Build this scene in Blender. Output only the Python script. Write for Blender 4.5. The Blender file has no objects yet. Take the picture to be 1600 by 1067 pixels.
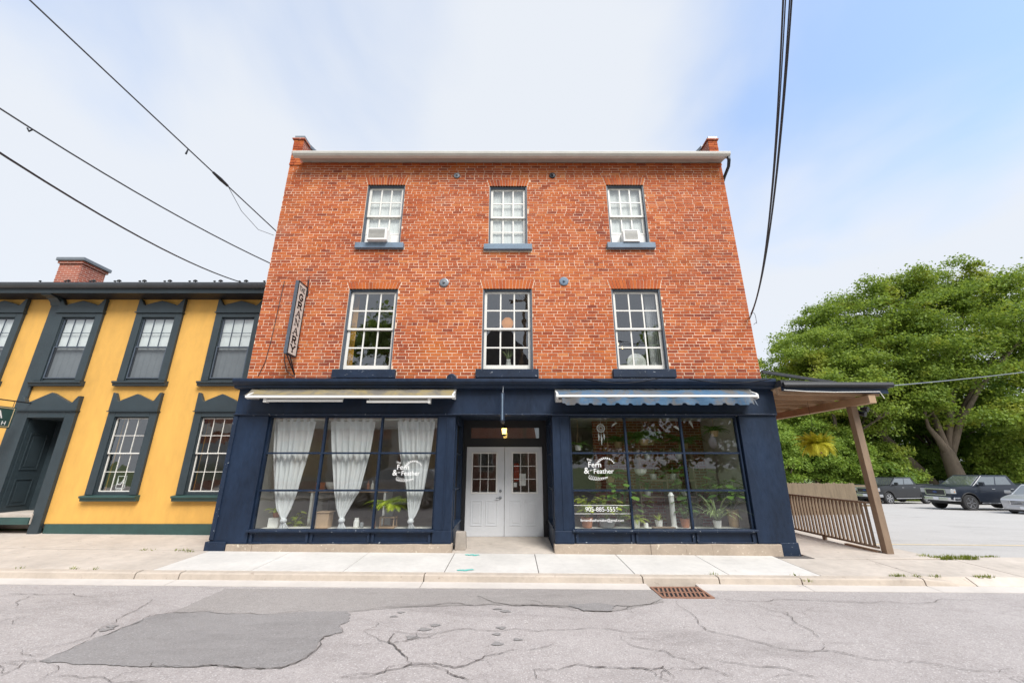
import bpy, bmesh, math, random
import numpy as np
from mathutils import Vector, Matrix
random.seed(7); RNG = np.random.default_rng(7)
rad = math.radians
SC = bpy.context.scene
COL = SC.collection

# ------------------------------------------------------------------ camera, sky, sun, exposure
cam_d = bpy.data.cameras.new('camera'); cam = bpy.data.objects.new('camera', cam_d); COL.objects.link(cam)
cam_d.sensor_fit = 'HORIZONTAL'; cam_d.sensor_width = 36.0; cam_d.lens = 14.04
cam_d.clip_start = 0.05; cam_d.clip_end = 2000
cam.location = (0, 0, 1.665); cam.rotation_euler = (rad(90 + 17.2), 0, rad(-0.1))
SC.camera = cam

SUN_AZ = Vector((0.48, -0.877)).normalized(); SUN_EL = rad(51)
w = bpy.data.worlds.new('World'); SC.world = w; w.use_nodes = True
nt = w.node_tree; N = nt.nodes; Lk = nt.links
for n in list(N): N.remove(n)
out = N.new('ShaderNodeOutputWorld'); bg = N.new('ShaderNodeBackground'); bg.inputs['Strength'].default_value = 0.13
sky = N.new('ShaderNodeTexSky'); sky.sky_type = 'NISHITA'; sky.sun_disc = False
sky.sun_elevation = SUN_EL; sky.sun_rotation = math.atan2(SUN_AZ.x, SUN_AZ.y)
sky.air_density = 1.0; sky.dust_density = 1.2; sky.ozone_density = 1.6
tc = N.new('ShaderNodeTexCoord')
sep = N.new('ShaderNodeSeparateXYZ'); Lk.new(tc.outputs['Generated'], sep.inputs[0])
zz = N.new('ShaderNodeMath'); zz.operation = 'MAXIMUM'; zz.inputs[1].default_value = 0.0; Lk.new(sep.outputs['Z'], zz.inputs[0])
za = N.new('ShaderNodeMath'); za.operation = 'ADD'; za.inputs[1].default_value = 0.22; Lk.new(zz.outputs[0], za.inputs[0])
dv = N.new('ShaderNodeVectorMath'); dv.operation = 'DIVIDE'; Lk.new(tc.outputs['Generated'], dv.inputs[0])
cmb = N.new('ShaderNodeCombineXYZ')
for i in range(3): Lk.new(za.outputs[0], cmb.inputs[i])
Lk.new(cmb.outputs[0], dv.inputs[1])
def wnoise(scale, detail, rough, off):
    mp = N.new('ShaderNodeMapping'); mp.inputs['Location'].default_value = off; mp.inputs['Scale'].default_value = (1, 0.72, 0.5); mp.inputs['Rotation'].default_value = (0, 0, 0.5)
    Lk.new(dv.outputs[0], mp.inputs[0])
    no = N.new('ShaderNodeTexNoise'); no.inputs['Scale'].default_value = scale; no.inputs['Detail'].default_value = detail; no.inputs['Roughness'].default_value = rough
    no.inputs['Distortion'].default_value = 0.35
    Lk.new(mp.outputs[0], no.inputs['Vector']); return no
n1 = wnoise(0.80, 4, 0.46, (4.4, 8.8, 4.5)); n2 = wnoise(2.6, 6, 0.5, (0.3, 5.1, 2.0))
mixn = N.new('ShaderNodeMath'); mixn.operation = 'MULTIPLY_ADD'; mixn.inputs[1].default_value = 0.35; Lk.new(n2.outputs[0], mixn.inputs[0]); Lk.new(n1.outputs[0], mixn.inputs[2])
hz = N.new('ShaderNodeMapRange'); hz.inputs[1].default_value = 0.22; hz.inputs[2].default_value = 0.66; hz.inputs[3].default_value = 0.40; hz.inputs[4].default_value = 0.0
Lk.new(zz.outputs[0], hz.inputs[0])
addh = N.new('ShaderNodeMath'); addh.operation = 'ADD'; Lk.new(mixn.outputs[0], addh.inputs[0]); Lk.new(hz.outputs[0], addh.inputs[1])
mr = N.new('ShaderNodeMapRange'); mr.interpolation_type = 'SMOOTHSTEP'
mr.inputs[1].default_value = 0.50; mr.inputs[2].default_value = 0.82; mr.inputs[3].default_value = 0.30; mr.inputs[4].default_value = 0.97
Lk.new(addh.outputs[0], mr.inputs[0])
mx = N.new('ShaderNodeMix'); mx.data_type = 'RGBA'
Lk.new(mr.outputs[0], mx.inputs['Factor']); tn = N.new('ShaderNodeMix'); tn.data_type = 'RGBA'; tn.blend_type = 'MULTIPLY'; tn.inputs['Factor'].default_value = 1.0; tn.inputs['B'].default_value = (0.90, 1.12, 1.25, 1); Lk.new(sky.outputs[0], tn.inputs['A']); Lk.new(tn.outputs['Result'], mx.inputs['A']); mx.inputs['B'].default_value = (2.82, 2.95, 3.15, 1)
Lk.new(mx.outputs['Result'], bg.inputs['Color']); Lk.new(bg.outputs[0], out.inputs['Surface'])

sd = bpy.data.lights.new('sun', 'SUN'); sun = bpy.data.objects.new('sun', sd); COL.objects.link(sun)
sd.energy = 2.15; sd.angle = rad(27); sd.color = (1.0, 0.965, 0.92)
to_sun = Vector((SUN_AZ.x * math.cos(SUN_EL), SUN_AZ.y * math.cos(SUN_EL), math.sin(SUN_EL)))
sun.rotation_euler = (-to_sun).to_track_quat('-Z', 'Y').to_euler(); sun.location = (6, -8, 14)

vs = SC.view_settings; vs.view_transform = 'Standard'; vs.look = 'None'; vs.exposure = 1.2; vs.gamma = 1.0; vs.use_curve_mapping = False
cy = SC.cycles; cy.use_denoising = True; cy.max_bounces = 8; cy.diffuse_bounces = 6; cy.glossy_bounces = 4; cy.transmission_bounces = 6; cy.transparent_max_bounces = 24
try: cy.denoiser = 'OPENIMAGEDENOISE'
except Exception: pass
cy.sample_clamp_indirect = 6.0; cy.caustics_reflective = False; cy.caustics_refractive = False

# ------------------------------------------------------------------ mesh helpers
class MB:
    def __init__(s): s.v = []; s.f = []; s.m = []
    def add(s, vs_, fs, mi=0):
        b = len(s.v); s.v.extend([tuple(p) for p in vs_])
        for f in fs: s.f.append(tuple(b + i for i in f)); s.m.append(mi)
        return s
    def box(s, x0, x1, y0, y1, z0, z1, mi=0):
        return s.add([(x0,y0,z0),(x1,y0,z0),(x1,y1,z0),(x0,y1,z0),(x0,y0,z1),(x1,y0,z1),(x1,y1,z1),(x0,y1,z1)],
                     [(0,3,2,1),(4,5,6,7),(0,1,5,4),(1,2,6,5),(2,3,7,6),(3,0,4,7)], mi)
    def hexa(s, p, mi=0):   # 8 points, bottom ring then top ring
        return s.add(p, [(0,3,2,1),(4,5,6,7),(0,1,5,4),(1,2,6,5),(2,3,7,6),(3,0,4,7)], mi)
    def prism(s, poly, axis, a0, a1, mi=0):
        n = len(poly)
        def P(q, a):
            if axis == 'y': return (q[0], a, q[1])
            if axis == 'x': return (a, q[0], q[1])
            return (q[0], q[1], a)
        s.add([P(q, a0) for q in poly] + [P(q, a1) for q in poly],
              [tuple(range(n)), tuple(range(2*n-1, n-1, -1))] + [(i, i+n, (i+1) % n + n, (i+1) % n) for i in range(n)], mi)
        return s
    def tube(s, pts, r, n=6, mi=0, caps=True):
        pts = [Vector(p) for p in pts]; rs = r if isinstance(r, (list, tuple)) else [r]*len(pts)
        rings = []; up = Vector((0.13, 0.21, 1.0))
        for i, p in enumerate(pts):
            t = (pts[min(i+1, len(pts)-1)] - pts[max(i-1, 0)])
            t = t.normalized() if t.length > 1e-9 else Vector((0, 0, 1))
            a = t.cross(up)
            if a.length < 0.05: a = t.cross(Vector((1, 0.1, 0)))
            a.normalize(); b = a.cross(t)
            rings.append([p + (a*math.cos(2*math.pi*k/n) + b*math.sin(2*math.pi*k/n))*rs[i] for k in range(n)])
        vs_ = [q for rg in rings for q in rg]; fs = []
        for i in range(len(pts)-1):
            for k in range(n):
                fs.append((i*n+k, i*n+(k+1) % n, (i+1)*n+(k+1) % n, (i+1)*n+k))
        if caps: fs.append(tuple(range(n-1, -1, -1))); fs.append(tuple((len(pts)-1)*n+k for k in range(n)))
        return s.add(vs_, fs, mi)
    def lathe(s, prof, c=(0, 0, 0), n=16, axis='z', mi=0):
        vs_ = []; fs = []
        for (r, h) in prof:
            for k in range(n):
                a = 2*math.pi*k/n; u, v_ = r*math.cos(a), r*math.sin(a)
                if axis == 'z': q = (c[0]+u, c[1]+v_, c[2]+h)
                elif axis == 'y': q = (c[0]+u, c[1]+h, c[2]+v_)
                else: q = (c[0]+h, c[1]+u, c[2]+v_)
                vs_.append(q)
        m = len(prof)
        for i in range(m-1):
            for k in range(n): fs.append((i*n+k, i*n+(k+1) % n, (i+1)*n+(k+1) % n, (i+1)*n+k))
        fs.append(tuple(range(n-1, -1, -1))); fs.append(tuple((m-1)*n+k for k in range(n)))
        return s.add(vs_, fs, mi)
    def ribbon(s, pts, w, side, mi=0):      # flat strip along pts, widths w, across 'side' vectors
        L, R_ = [], []
        for i, p in enumerate(pts):
            p = Vector(p); sd_ = Vector(side[i] if isinstance(side, list) else side); ww = w[i] if isinstance(w, (list, tuple)) else w
            L.append(p - sd_*ww/2); R_.append(p + sd_*ww/2)
        n = len(pts)
        return s.add(L + R_, [(i, i+1, n+i+1, n+i) for i in range(n-1)], mi)
    def mesh(s, name, mats):
        me = bpy.data.meshes.new(name); me.from_pydata(s.v, [], s.f)
        for m_ in (mats if isinstance(mats, (list, tuple)) else [mats]): me.materials.append(m_)
        if any(s.m): me.polygons.foreach_set('material_index', s.m)
        me.update(); return me
    def build(s, name, mats, parent=None, bevel=0, smooth=False, local=False):
        return obj(name, s.mesh(name, mats), parent, bevel, smooth, local)

WM = {}
def obj(name, me, parent=None, bevel=0, smooth=False, local=False, basis=None):
    o = bpy.data.objects.new(name, me); COL.objects.link(o)
    if basis is not None: o.matrix_basis = basis
    if parent is not None:
        o.parent = parent
        if not local:
            o.matrix_parent_inverse = WM[parent.name].inverted()
            WM[o.name] = o.matrix_basis.copy()
        else: WM[o.name] = WM[parent.name] @ o.matrix_basis
    else: WM[o.name] = o.matrix_basis.copy()
    if smooth and me is not None:
        me.polygons.foreach_set('use_smooth', [True]*len(me.polygons))
    if bevel:
        b = o.modifiers.new('bevel', 'BEVEL'); b.width = bevel; b.segments = 2; b.limit_method = 'ANGLE'; b.angle_limit = rad(35)
    return o
def tag(o, label=None, cat=None, group=None, kind=None):
    if label: o['label'] = label
    if cat: o['category'] = cat
    if group: o['group'] = group
    if kind: o['kind'] = kind
    return o
def thing(name, label, cat, loc=(0, 0, 0), rz=0, group=None):
    o = obj(name, None, basis=Matrix.Translation(loc) @ Matrix.Rotation(rz, 4, 'Z'))
    o.empty_display_size = 0.2
    return tag(o, label, cat, group)

# ------------------------------------------------------------------ materials
def sock(n, *names):
    for k in names:
        if k in n.inputs: return n.inputs[k]
def newmat(name):
    m = bpy.data.materials.new(name); m.use_nodes = True
    t = m.node_tree; b = t.nodes['Principled BSDF']; return m, t, b
def noise(t, vec, scale, detail=4, rough=0.55, dist=0.0):
    n = t.nodes.new('ShaderNodeTexNoise'); n.inputs['Scale'].default_value = scale; n.inputs['Detail'].default_value = detail
    n.inputs['Roughness'].default_value = rough; n.inputs['Distortion'].default_value = dist; t.links.new(vec, n.inputs['Vector']); return n.outputs[0]
def rng(t, v, a, b, c, d, smooth=False):
    n = t.nodes.new('ShaderNodeMapRange'); t.links.new(v, n.inputs[0])
    if smooth: n.interpolation_type = 'SMOOTHSTEP'
    for i, q in enumerate((a, b, c, d)): n.inputs[i+1].default_value = q
    return n.outputs[0]
def mixc(t, fac, a, b, mode='MIX'):
    n = t.nodes.new('ShaderNodeMix'); n.data_type = 'RGBA'; n.blend_type = mode
    for k, q in (('Factor', fac), ('A', a), ('B', b)):
        i = n.inputs[k]
        if isinstance(q, (int, float)): i.default_value = q
        elif isinstance(q, tuple): i.default_value = (*q, 1) if len(q) == 3 else q
        else: t.links.new(q, i)
    return n.outputs['Result']
def math_(t, op, a, b=None):
    n = t.nodes.new('ShaderNodeMath'); n.operation = op
    for i, q in enumerate((a, b)):
        if q is None: continue
        if isinstance(q, (int, float)): n.inputs[i].default_value = q
        else: t.links.new(q, n.inputs[i])
    return n.outputs[0]
def pos(t):
    return t.nodes.new('ShaderNodeNewGeometry').outputs['Position']
def ocoord(t):
    return t.nodes.new('ShaderNodeTexCoord').outputs['Object']
def scalev(t, v, sc):
    n = t.nodes.new('ShaderNodeMapping'); n.inputs['Scale'].default_value = sc; t.links.new(v, n.inputs[0]); return n.outputs[0]
def bump(t, b, h, strength=0.3, dist=0.01):
    n = t.nodes.new('ShaderNodeBump'); n.inputs['Strength'].default_value = strength; n.inputs['Distance'].default_value = dist
    t.links.new(h, n.inputs['Height']); t.links.new(n.outputs[0], b.inputs['Normal'])
def mat(name, col, rough=0.6, var=0.15, scale=3.0, bstr=0.15, bscale=60.0, metal=0.0, spec=0.5, coat=0.0, wear=None, wear_at=0.68, local=False, stretch=(1, 1, 1)):
    m, t, b = newmat(name)
    p = ocoord(t) if local else pos(t)
    p = scalev(t, p, stretch)
    n_a = noise(t, p, scale, 6, 0.6); n_b = noise(t, p, scale*9, 4, 0.6)
    nn = math_(t, 'ADD', math_(t, 'MULTIPLY', n_a, 0.65), math_(t, 'MULTIPLY', n_b, 0.35))
    f = rng(t, nn, 0.3, 0.7, 0, 1)
    c0 = tuple(max(0, q*(1-var)) for q in col); c1 = tuple(min(1, q*(1+var)) for q in col)
    c = mixc(t, f, c0, c1)
    if wear:
        wn = noise(t, p, scale*6, 7, 0.72, 0.4); wf = rng(t, wn, wear_at, wear_at+0.03, 0, 1)
        c = mixc(t, wf, c, wear)
    t.links.new(c, b.inputs['Base Color'])
    r = rng(t, n_b, 0.3, 0.7, max(0.02, rough-0.08), min(1, rough+0.08)); t.links.new(r, b.inputs['Roughness'])
    b.inputs['Metallic'].default_value = metal; sock(b, 'Specular IOR Level', 'Specular').default_value = spec
    if coat: sock(b, 'Coat Weight', 'Clearcoat').default_value = coat
    if bstr: bump(t, b, noise(t, p, bscale, 5, 0.6), bstr, 0.004)
    return m
def glass(name, tint=(0.93, 0.96, 0.95), refl=1.0, wob=0.0):
    m, t, b = newmat(name); t.nodes.remove(b); o = t.nodes['Material Output']
    tr = t.nodes.new('ShaderNodeBsdfTransparent'); tr.inputs[0].default_value = (*tint, 1)
    gl = t.nodes.new('ShaderNodeBsdfGlossy'); gl.inputs['Roughness'].default_value = 0.0; gl.inputs[0].default_value = (0.95, 0.97, 1, 1)
    gm = t.nodes.new('ShaderNodeNewGeometry'); dt = t.nodes.new('ShaderNodeVectorMath'); dt.operation = 'DOT_PRODUCT'
    t.links.new(gm.outputs['Incoming'], dt.inputs[0]); t.links.new(gm.outputs['Normal'], dt.inputs[1])
    om = math_(t, 'SUBTRACT', 1.0, math_(t, 'ABSOLUTE', dt.outputs['Value']))
    fr = math_(t, 'ADD', 0.043, math_(t, 'MULTIPLY', math_(t, 'POWER', om, 5.0), 0.957))   # same from both sides: the pane is a thin sheet
    if wob:
        bn = t.nodes.new('ShaderNodeBump'); bn.inputs['Strength'].default_value = wob; bn.inputs['Distance'].default_value = 0.02
        t.links.new(noise(t, pos(t), 2.2, 2), bn.inputs['Height']); t.links.new(bn.outputs[0], gl.inputs['Normal'])
    k = math_(t, 'MINIMUM', math_(t, 'MULTIPLY', fr, refl), 1.0)
    mxs = t.nodes.new('ShaderNodeMixShader'); t.links.new(k, mxs.inputs[0]); t.links.new(tr.outputs[0], mxs.inputs[1]); t.links.new(gl.outputs[0], mxs.inputs[2])
    t.links.new(mxs.outputs[0], o.inputs['Surface']); return m
def emit(name, col, strength):
    m, t, b = newmat(name); b.inputs['Base Color'].default_value = (*col, 1); sock(b, 'Emission Color', 'Emission').default_value = (*col, 1)
    b.inputs['Emission Strength'].default_value = strength; return m
def leafmat(name, c0, c1, trans=0.35, patch=None):
    m, t, b = newmat(name); o = t.nodes['Material Output']
    g = t.nodes.new('ShaderNodeNewGeometry')
    ri = g.outputs['Random Per Island'] if 'Random Per Island' in g.outputs else g.outputs[0]
    pn = noise(t, g.outputs['Position'], 0.45, 3)
    f = math_(t, 'ADD', math_(t, 'MULTIPLY', ri, 0.65), math_(t, 'MULTIPLY', rng(t, pn, 0.3, 0.7, 0, 1), 0.35))
    c = mixc(t, f, c0, c1)
    if patch: c = mixc(t, rng(t, noise(t, g.outputs['Position'], 0.3, 2), 0.55, 0.72, 0, 0.8), c, patch)
    t.links.new(c, b.inputs['Base Color']); b.inputs['Roughness'].default_value = 0.55; sock(b, 'Specular IOR Level', 'Specular').default_value = 0.3
    tl = t.nodes.new('ShaderNodeBsdfTranslucent'); t.links.new(mixc(t, 0.35, c, (0.35, 0.42, 0.04)), tl.inputs[0])
    ms = t.nodes.new('ShaderNodeMixShader'); ms.inputs[0].default_value = trans
    t.links.new(b.outputs[0], ms.inputs[1]); t.links.new(tl.outputs[0], ms.inputs[2]); t.links.new(ms.outputs[0], o.inputs['Surface']); return m

# brick: every brick carries its own tint, as a mesh attribute or an object property
def brick_material():
    m, t, b = newmat('fired_brick')
    a1 = t.nodes.new('ShaderNodeAttribute'); a1.attribute_type = 'GEOMETRY'; a1.attribute_name = 'tint'
    a2 = t.nodes.new('ShaderNodeAttribute'); a2.attribute_type = 'OBJECT'; a2.attribute_name = 'tint'
    p = pos(t)
    big = noise(t, p, 0.55, 4, 0.55, 0.6)
    tv = math_(t, 'ADD', math_(t, 'ADD', a1.outputs['Fac'], a2.outputs['Fac']), rng(t, big, 0.3, 0.7, -0.22, 0.22))
    tv = math_(t, 'ADD', tv, rng(t, noise(t, p, 26, 4, 0.7), 0.3, 0.7, -0.13, 0.13))
    cr = t.nodes.new('ShaderNodeValToRGB'); e = cr.color_ramp.elements
    e[0].position = 0.0; e[0].color = (0.20, 0.042, 0.026, 1); e[1].position = 1.0; e[1].color = (0.56, 0.20, 0.07, 1)
    for q, c in ((0.22, (0.26, 0.056, 0.024)), (0.5, (0.40, 0.090, 0.030)), (0.76, (0.49, 0.128, 0.036))):
        k = e.new(q); k.color = (*c, 1)
    t.links.new(tv, cr.inputs[0])
    c = cr.outputs[0]
    org = rng(t, noise(t, p, 0.8, 3, 0.5, 0.8), 0.56, 0.74, 0, 0.55); c = mixc(t, org, c, (0.52, 0.145, 0.026))
    eff = rng(t, noise(t, p, 1.3, 6, 0.65, 0.6), 0.55, 0.78, 0, 0.42); c = mixc(t, eff, c, (0.52, 0.25, 0.16))
    soot = rng(t, noise(t, scalev(t, p, (2.6, 1, 0.45)), 1.5, 7, 0.7), 0.56, 0.76, 0, 0.34); c = mixc(t, soot, c, (0.12, 0.055, 0.045))
    t.links.new(c, b.inputs['Base Color']); b.inputs['Roughness'].default_value = 0.86; sock(b, 'Specular IOR Level', 'Specular').default_value = 0.25
    bump(t, b, noise(t, p, 90, 5, 0.7), 0.5, 0.006); return m
M = {}
M['brick'] = brick_material()
M['mortar'] = mat('lime_mortar', (0.72, 0.53, 0.395), 0.9, 0.30, 1.6, 0.4, 120)
M['navy'] = mat('navy_paint', (0.008, 0.019, 0.044), 0.5, 0.45, 1.8, 0.35, 35, spec=0.35, wear=(0.16, 0.19, 0.24), wear_at=0.70, stretch=(1, 1, 0.35))
M['navy_worn'] = mat('worn_navy_paint', (0.010, 0.021, 0.046), 0.55, 0.36, 2.5, 0.4, 35, spec=0.35, wear=(0.42, 0.45, 0.48), wear_at=0.635)
M['slate_paint'] = mat('faded_slate_blue_paint', (0.15, 0.21, 0.28), 0.6, 0.3, 3, 0.3, 40, wear=(0.04, 0.05, 0.07), wear_at=0.66)
M['slate_dark'] = mat('slate_grey_paint', (0.075, 0.095, 0.125), 0.55, 0.25, 3, 0.2, 40)
M['white_paint'] = mat('cream_white_paint', (0.76, 0.74, 0.69), 0.45, 0.07, 4, 0.12, 50)
M['white_metal'] = mat('white_enamel', (0.78, 0.77, 0.74), 0.35, 0.06, 5, 0.05, 40)
M['gutter_white'] = mat('off_white_aluminium', (0.56, 0.54, 0.49), 0.4, 0.12, 2, 0.05, 20)
M['grey_door'] = mat('pale_grey_door_paint', (0.66, 0.68, 0.71), 0.4, 0.04, 3, 0.08, 40)
M['black'] = mat('black_paint', (0.010, 0.011, 0.014), 0.5, 0.2, 4, 0.1, 40)
M['dark_metal'] = mat('dark_metal', (0.035, 0.037, 0.042), 0.4, 0.2, 6, 0.1, 60, metal=0.6)
M['grey_metal'] = mat('galvanised_grey', (0.22, 0.24, 0.26), 0.45, 0.15, 5, 0.1, 60, metal=0.5)
M['stone'] = mat('pinkish_sandstone', (0.37, 0.30, 0.235), 0.85, 0.22, 2.2, 0.6, 25, wear=(0.60, 0.53, 0.42), wear_at=0.60)
M['concrete_new'] = mat('fresh_pale_concrete', (0.57, 0.545, 0.51), 0.85, 0.15, 1.0, 0.4, 140, wear=(0.46, 0.43, 0.395), wear_at=0.655)
M['concrete_old'] = mat('weathered_tan_concrete', (0.47, 0.415, 0.36), 0.88, 0.24, 0.9, 0.6, 110, wear=(0.31, 0.27, 0.23), wear_at=0.63)
M['kerb'] = mat('kerb_concrete', (0.45, 0.385, 0.32), 0.88, 0.20, 1.6, 0.5, 90, wear=(0.34, 0.28, 0.23), wear_at=0.62)
M['gutter_pan'] = mat('gutter_concrete', (0.52, 0.48, 0.44), 0.85, 0.10, 1.4, 0.4, 90)
M['yellow'] = mat('mustard_yellow_stucco', (0.67, 0.375, 0.085), 0.75, 0.16, 0.6, 0.7, 14, stretch=(1.4, 1, 0.5), wear=(0.50, 0.27, 0.075), wear_at=0.67)
M['yellow_trim'] = mat('dark_grey_green_trim', (0.028, 0.042, 0.050), 0.5, 0.2, 2.0, 0.15, 40)
M['green_trim'] = mat('dark_green_board', (0.030, 0.072, 0.066), 0.5, 0.25, 2.0, 0.2, 40)
M['roof_dark'] = mat('dark_roof_metal', (0.06, 0.063, 0.07), 0.4, 0.2, 2, 0.1, 30, metal=0.3)
M['wood_brown'] = mat('weathered_brown_wood', (0.22, 0.155, 0.105), 0.75, 0.25, 3, 0.4, 30, stretch=(1, 1, 0.25))
M['wood_tan'] = mat('tan_timber', (0.40, 0.27, 0.17), 0.75, 0.2, 3, 0.3, 30)
M['fence_wood'] = mat('grey_fence_wood', (0.19, 0.145, 0.095), 0.85, 0.3, 3, 0.4, 30, stretch=(3, 3, 0.4))
M['glass'] = glass('window_glass', refl=2.4, wob=0.06)
M['glass_up'] = glass('old_window_glass', refl=4.0, wob=0.12)
M['cloth'] = mat('blind_cloth', (0.86, 0.86, 0.84), 0.8, 0.06, 6, 0.2, 60)
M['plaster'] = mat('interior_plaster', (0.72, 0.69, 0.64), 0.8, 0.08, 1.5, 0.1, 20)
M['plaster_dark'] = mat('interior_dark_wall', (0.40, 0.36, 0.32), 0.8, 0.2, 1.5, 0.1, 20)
M['floor_in'] = mat('interior_floor', (0.42, 0.37, 0.31), 0.5, 0.15, 2, 0.1, 20)
M['terracotta'] = mat('terracotta', (0.42, 0.17, 0.09), 0.8, 0.15, 6, 0.2, 60)
M['pot_white'] = mat('white_glazed_pot', (0.75, 0.74, 0.71), 0.3, 0.04, 6, 0.0)
M['pot_grey'] = mat('grey_planter', (0.20, 0.21, 0.22), 0.6, 0.12, 6, 0.2)
M['rattan'] = mat('rattan', (0.42, 0.28, 0.15), 0.7, 0.2, 14, 0.4, 90)
M['paper'] = mat('white_paper', (0.82, 0.82, 0.80), 0.7, 0.03, 6, 0.0)
M['letter'] = mat('white_vinyl_lettering', (0.85, 0.85, 0.84), 0.5, 0.02, 6, 0.0)
M['ink'] = mat('black_lettering', (0.012, 0.010, 0.012), 0.6, 0.1, 6, 0.0)
M['red'] = mat('orange_red_cloth', (0.55, 0.07, 0.02), 0.7, 0.1, 6, 0.1)
M['leaf'] = leafmat('houseplant_leaf', (0.05, 0.12, 0.025), (0.14, 0.25, 0.05))
M['leaf_lime'] = leafmat('lime_leaf', (0.20, 0.30, 0.03), (0.45, 0.50, 0.06))
M['leaf_pale'] = leafmat('variegated_leaf', (0.16, 0.26, 0.10), (0.50, 0.56, 0.32))
M['grass'] = leafmat('grass_blade', (0.10, 0.15, 0.02), (0.28, 0.30, 0.05))
M['bark'] = mat('maple_bark', (0.16, 0.125, 0.095), 0.9, 0.35, 4, 0.9, 14, stretch=(1, 1, 0.3))
M['teal_mark'] = mat('teal_marking_paint', (0.10, 0.50, 0.44), 0.8, 0.2, 8, 0.2)
M['rust'] = mat('rusty_iron', (0.25, 0.13, 0.085), 0.85, 0.35, 6, 0.5, 60)
M['wire'] = mat('black_cable', (0.03, 0.03, 0.035), 0.6, 0.1, 6, 0.0)
def sheer():
    m, t, b = newmat('sheer_white_curtain'); o = t.nodes['Material Output']
    b.inputs['Base Color'].default_value = (0.86, 0.87, 0.88, 1); b.inputs['Roughness'].default_value = 0.8
    weave = noise(t, scalev(t, pos(t), (1, 1, 0.2)), 30, 3); t.links.new(mixc(t, rng(t, weave, 0.3, 0.7, 0, 1), (0.80, 0.81, 0.83), (0.88, 0.88, 0.88)), b.inputs['Base Color'])
    tl = t.nodes.new('ShaderNodeBsdfTranslucent'); tl.inputs[0].default_value = (0.85, 0.86, 0.88, 1)
    tr = t.nodes.new('ShaderNodeBsdfTransparent')
    a = t.nodes.new('ShaderNodeMixShader'); a.inputs[0].default_value = 0.30; t.links.new(b.outputs[0], a.inputs[1]); t.links.new(tl.outputs[0], a.inputs[2])
    c = t.nodes.new('ShaderNodeMixShader'); c.inputs[0].default_value = 0.10; t.links.new(a.outputs[0], c.inputs[1]); t.links.new(tr.outputs[0], c.inputs[2])
    t.links.new(c.outputs[0], o.inputs['Surface']); return m
M['sheer'] = sheer()
def asphalt(name, c0, c1, speck, cracks=True):
    m, t, b = newmat(name); p = pos(t)
    ag = noise(t, p, 48, 5, 0.8); md = noise(t, p, 9, 5, 0.6); lg = noise(t, p, 0.55, 5, 0.6, 0.5)
    f = math_(t, 'ADD', math_(t, 'MULTIPLY', rng(t, ag, 0.32, 0.68, 0, 1), 0.62), math_(t, 'ADD', math_(t, 'MULTIPLY', rng(t, md, 0.3, 0.7, 0, 1), 0.2), math_(t, 'MULTIPLY', rng(t, lg, 0.3, 0.7, 0, 1), 0.25)))
    c = mixc(t, f, c0, c1)
    c = mixc(t, rng(t, noise(t, p, 70, 2, 0.5), 0.60, 0.68, 0, 0.7), c, speck)
    c = mixc(t, rng(t, noise(t, p, 40, 2, 0.5), 0.66, 0.72, 0, 0.5), c, tuple(q*0.4 for q in c0))
    c = mixc(t, rng(t, noise(t, scalev(t, p, (0.35, 1, 1)), 1.1, 7, 0.7, 0.6), 0.52, 0.70, 0, 0.38), c, tuple(q*0.62 for q in c0))
    if cracks:
        vn = t.nodes.new('ShaderNodeTexVoronoi'); vn.feature = 'DISTANCE_TO_EDGE'; vn.inputs['Scale'].default_value = 0.62
        dn = t.nodes.new('ShaderNodeTexNoise'); dn.inputs['Scale'].default_value = 2.6; dn.inputs['Detail'].default_value = 6; t.links.new(p, dn.inputs['Vector'])
        ad = t.nodes.new('ShaderNodeVectorMath'); ad.operation = 'MULTIPLY_ADD'; t.links.new(dn.outputs['Color'], ad.inputs[0]); ad.inputs[1].default_value = (0.5, 0.5, 0.5); t.links.new(p, ad.inputs[2])
        t.links.new(ad.outputs[0], vn.inputs['Vector'])
        line = rng(t, vn.outputs['Distance'], 0.0, 0.004, 1, 0)
        gate = rng(t, noise(t, p, 0.8, 3), 0.50, 0.60, 0, 0.5)
        c = mixc(t, math_(t, 'MULTIPLY', line, gate), c, tuple(q*0.35 for q in c0))
    t.links.new(c, b.inputs['Base Color']); b.inputs['Roughness'].default_value = 0.9; sock(b, 'Specular IOR Level', 'Specular').default_value = 0.3
    bump(t, b, ag, 0.8, 0.008); return m
M['asphalt'] = asphalt('sun_bleached_asphalt', (0.23, 0.205, 0.195), (0.47, 0.435, 0.42), (0.66, 0.63, 0.61))
M['asphalt_lot'] = asphalt('pale_lot_asphalt', (0.34, 0.325, 0.31), (0.46, 0.445, 0.425), (0.56, 0.54, 0.52))
M['asphalt_dark'] = asphalt('dark_asphalt_patch', (0.19, 0.178, 0.172), (0.30, 0.285, 0.278), (0.40, 0.385, 0.37), False)
M['asphalt_mid'] = asphalt('greyer_asphalt_strip', (0.22, 0.20, 0.188), (0.36, 0.335, 0.318), (0.48, 0.455, 0.435), False)
M['crack'] = mat('crack_dark', (0.12, 0.105, 0.095), 0.95, 0.4, 8, 0.3, 60)  # one dark tone for road cracks, open joints and the bed under slabs
M['line_yellow'] = mat('worn_line_paint', (0.62, 0.50, 0.30), 0.8, 0.2, 6, 0.3, 60)
M['lawn'] = mat('lawn_soil', (0.10, 0.14, 0.035), 0.95, 0.4, 1.5, 0.6, 30)

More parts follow.
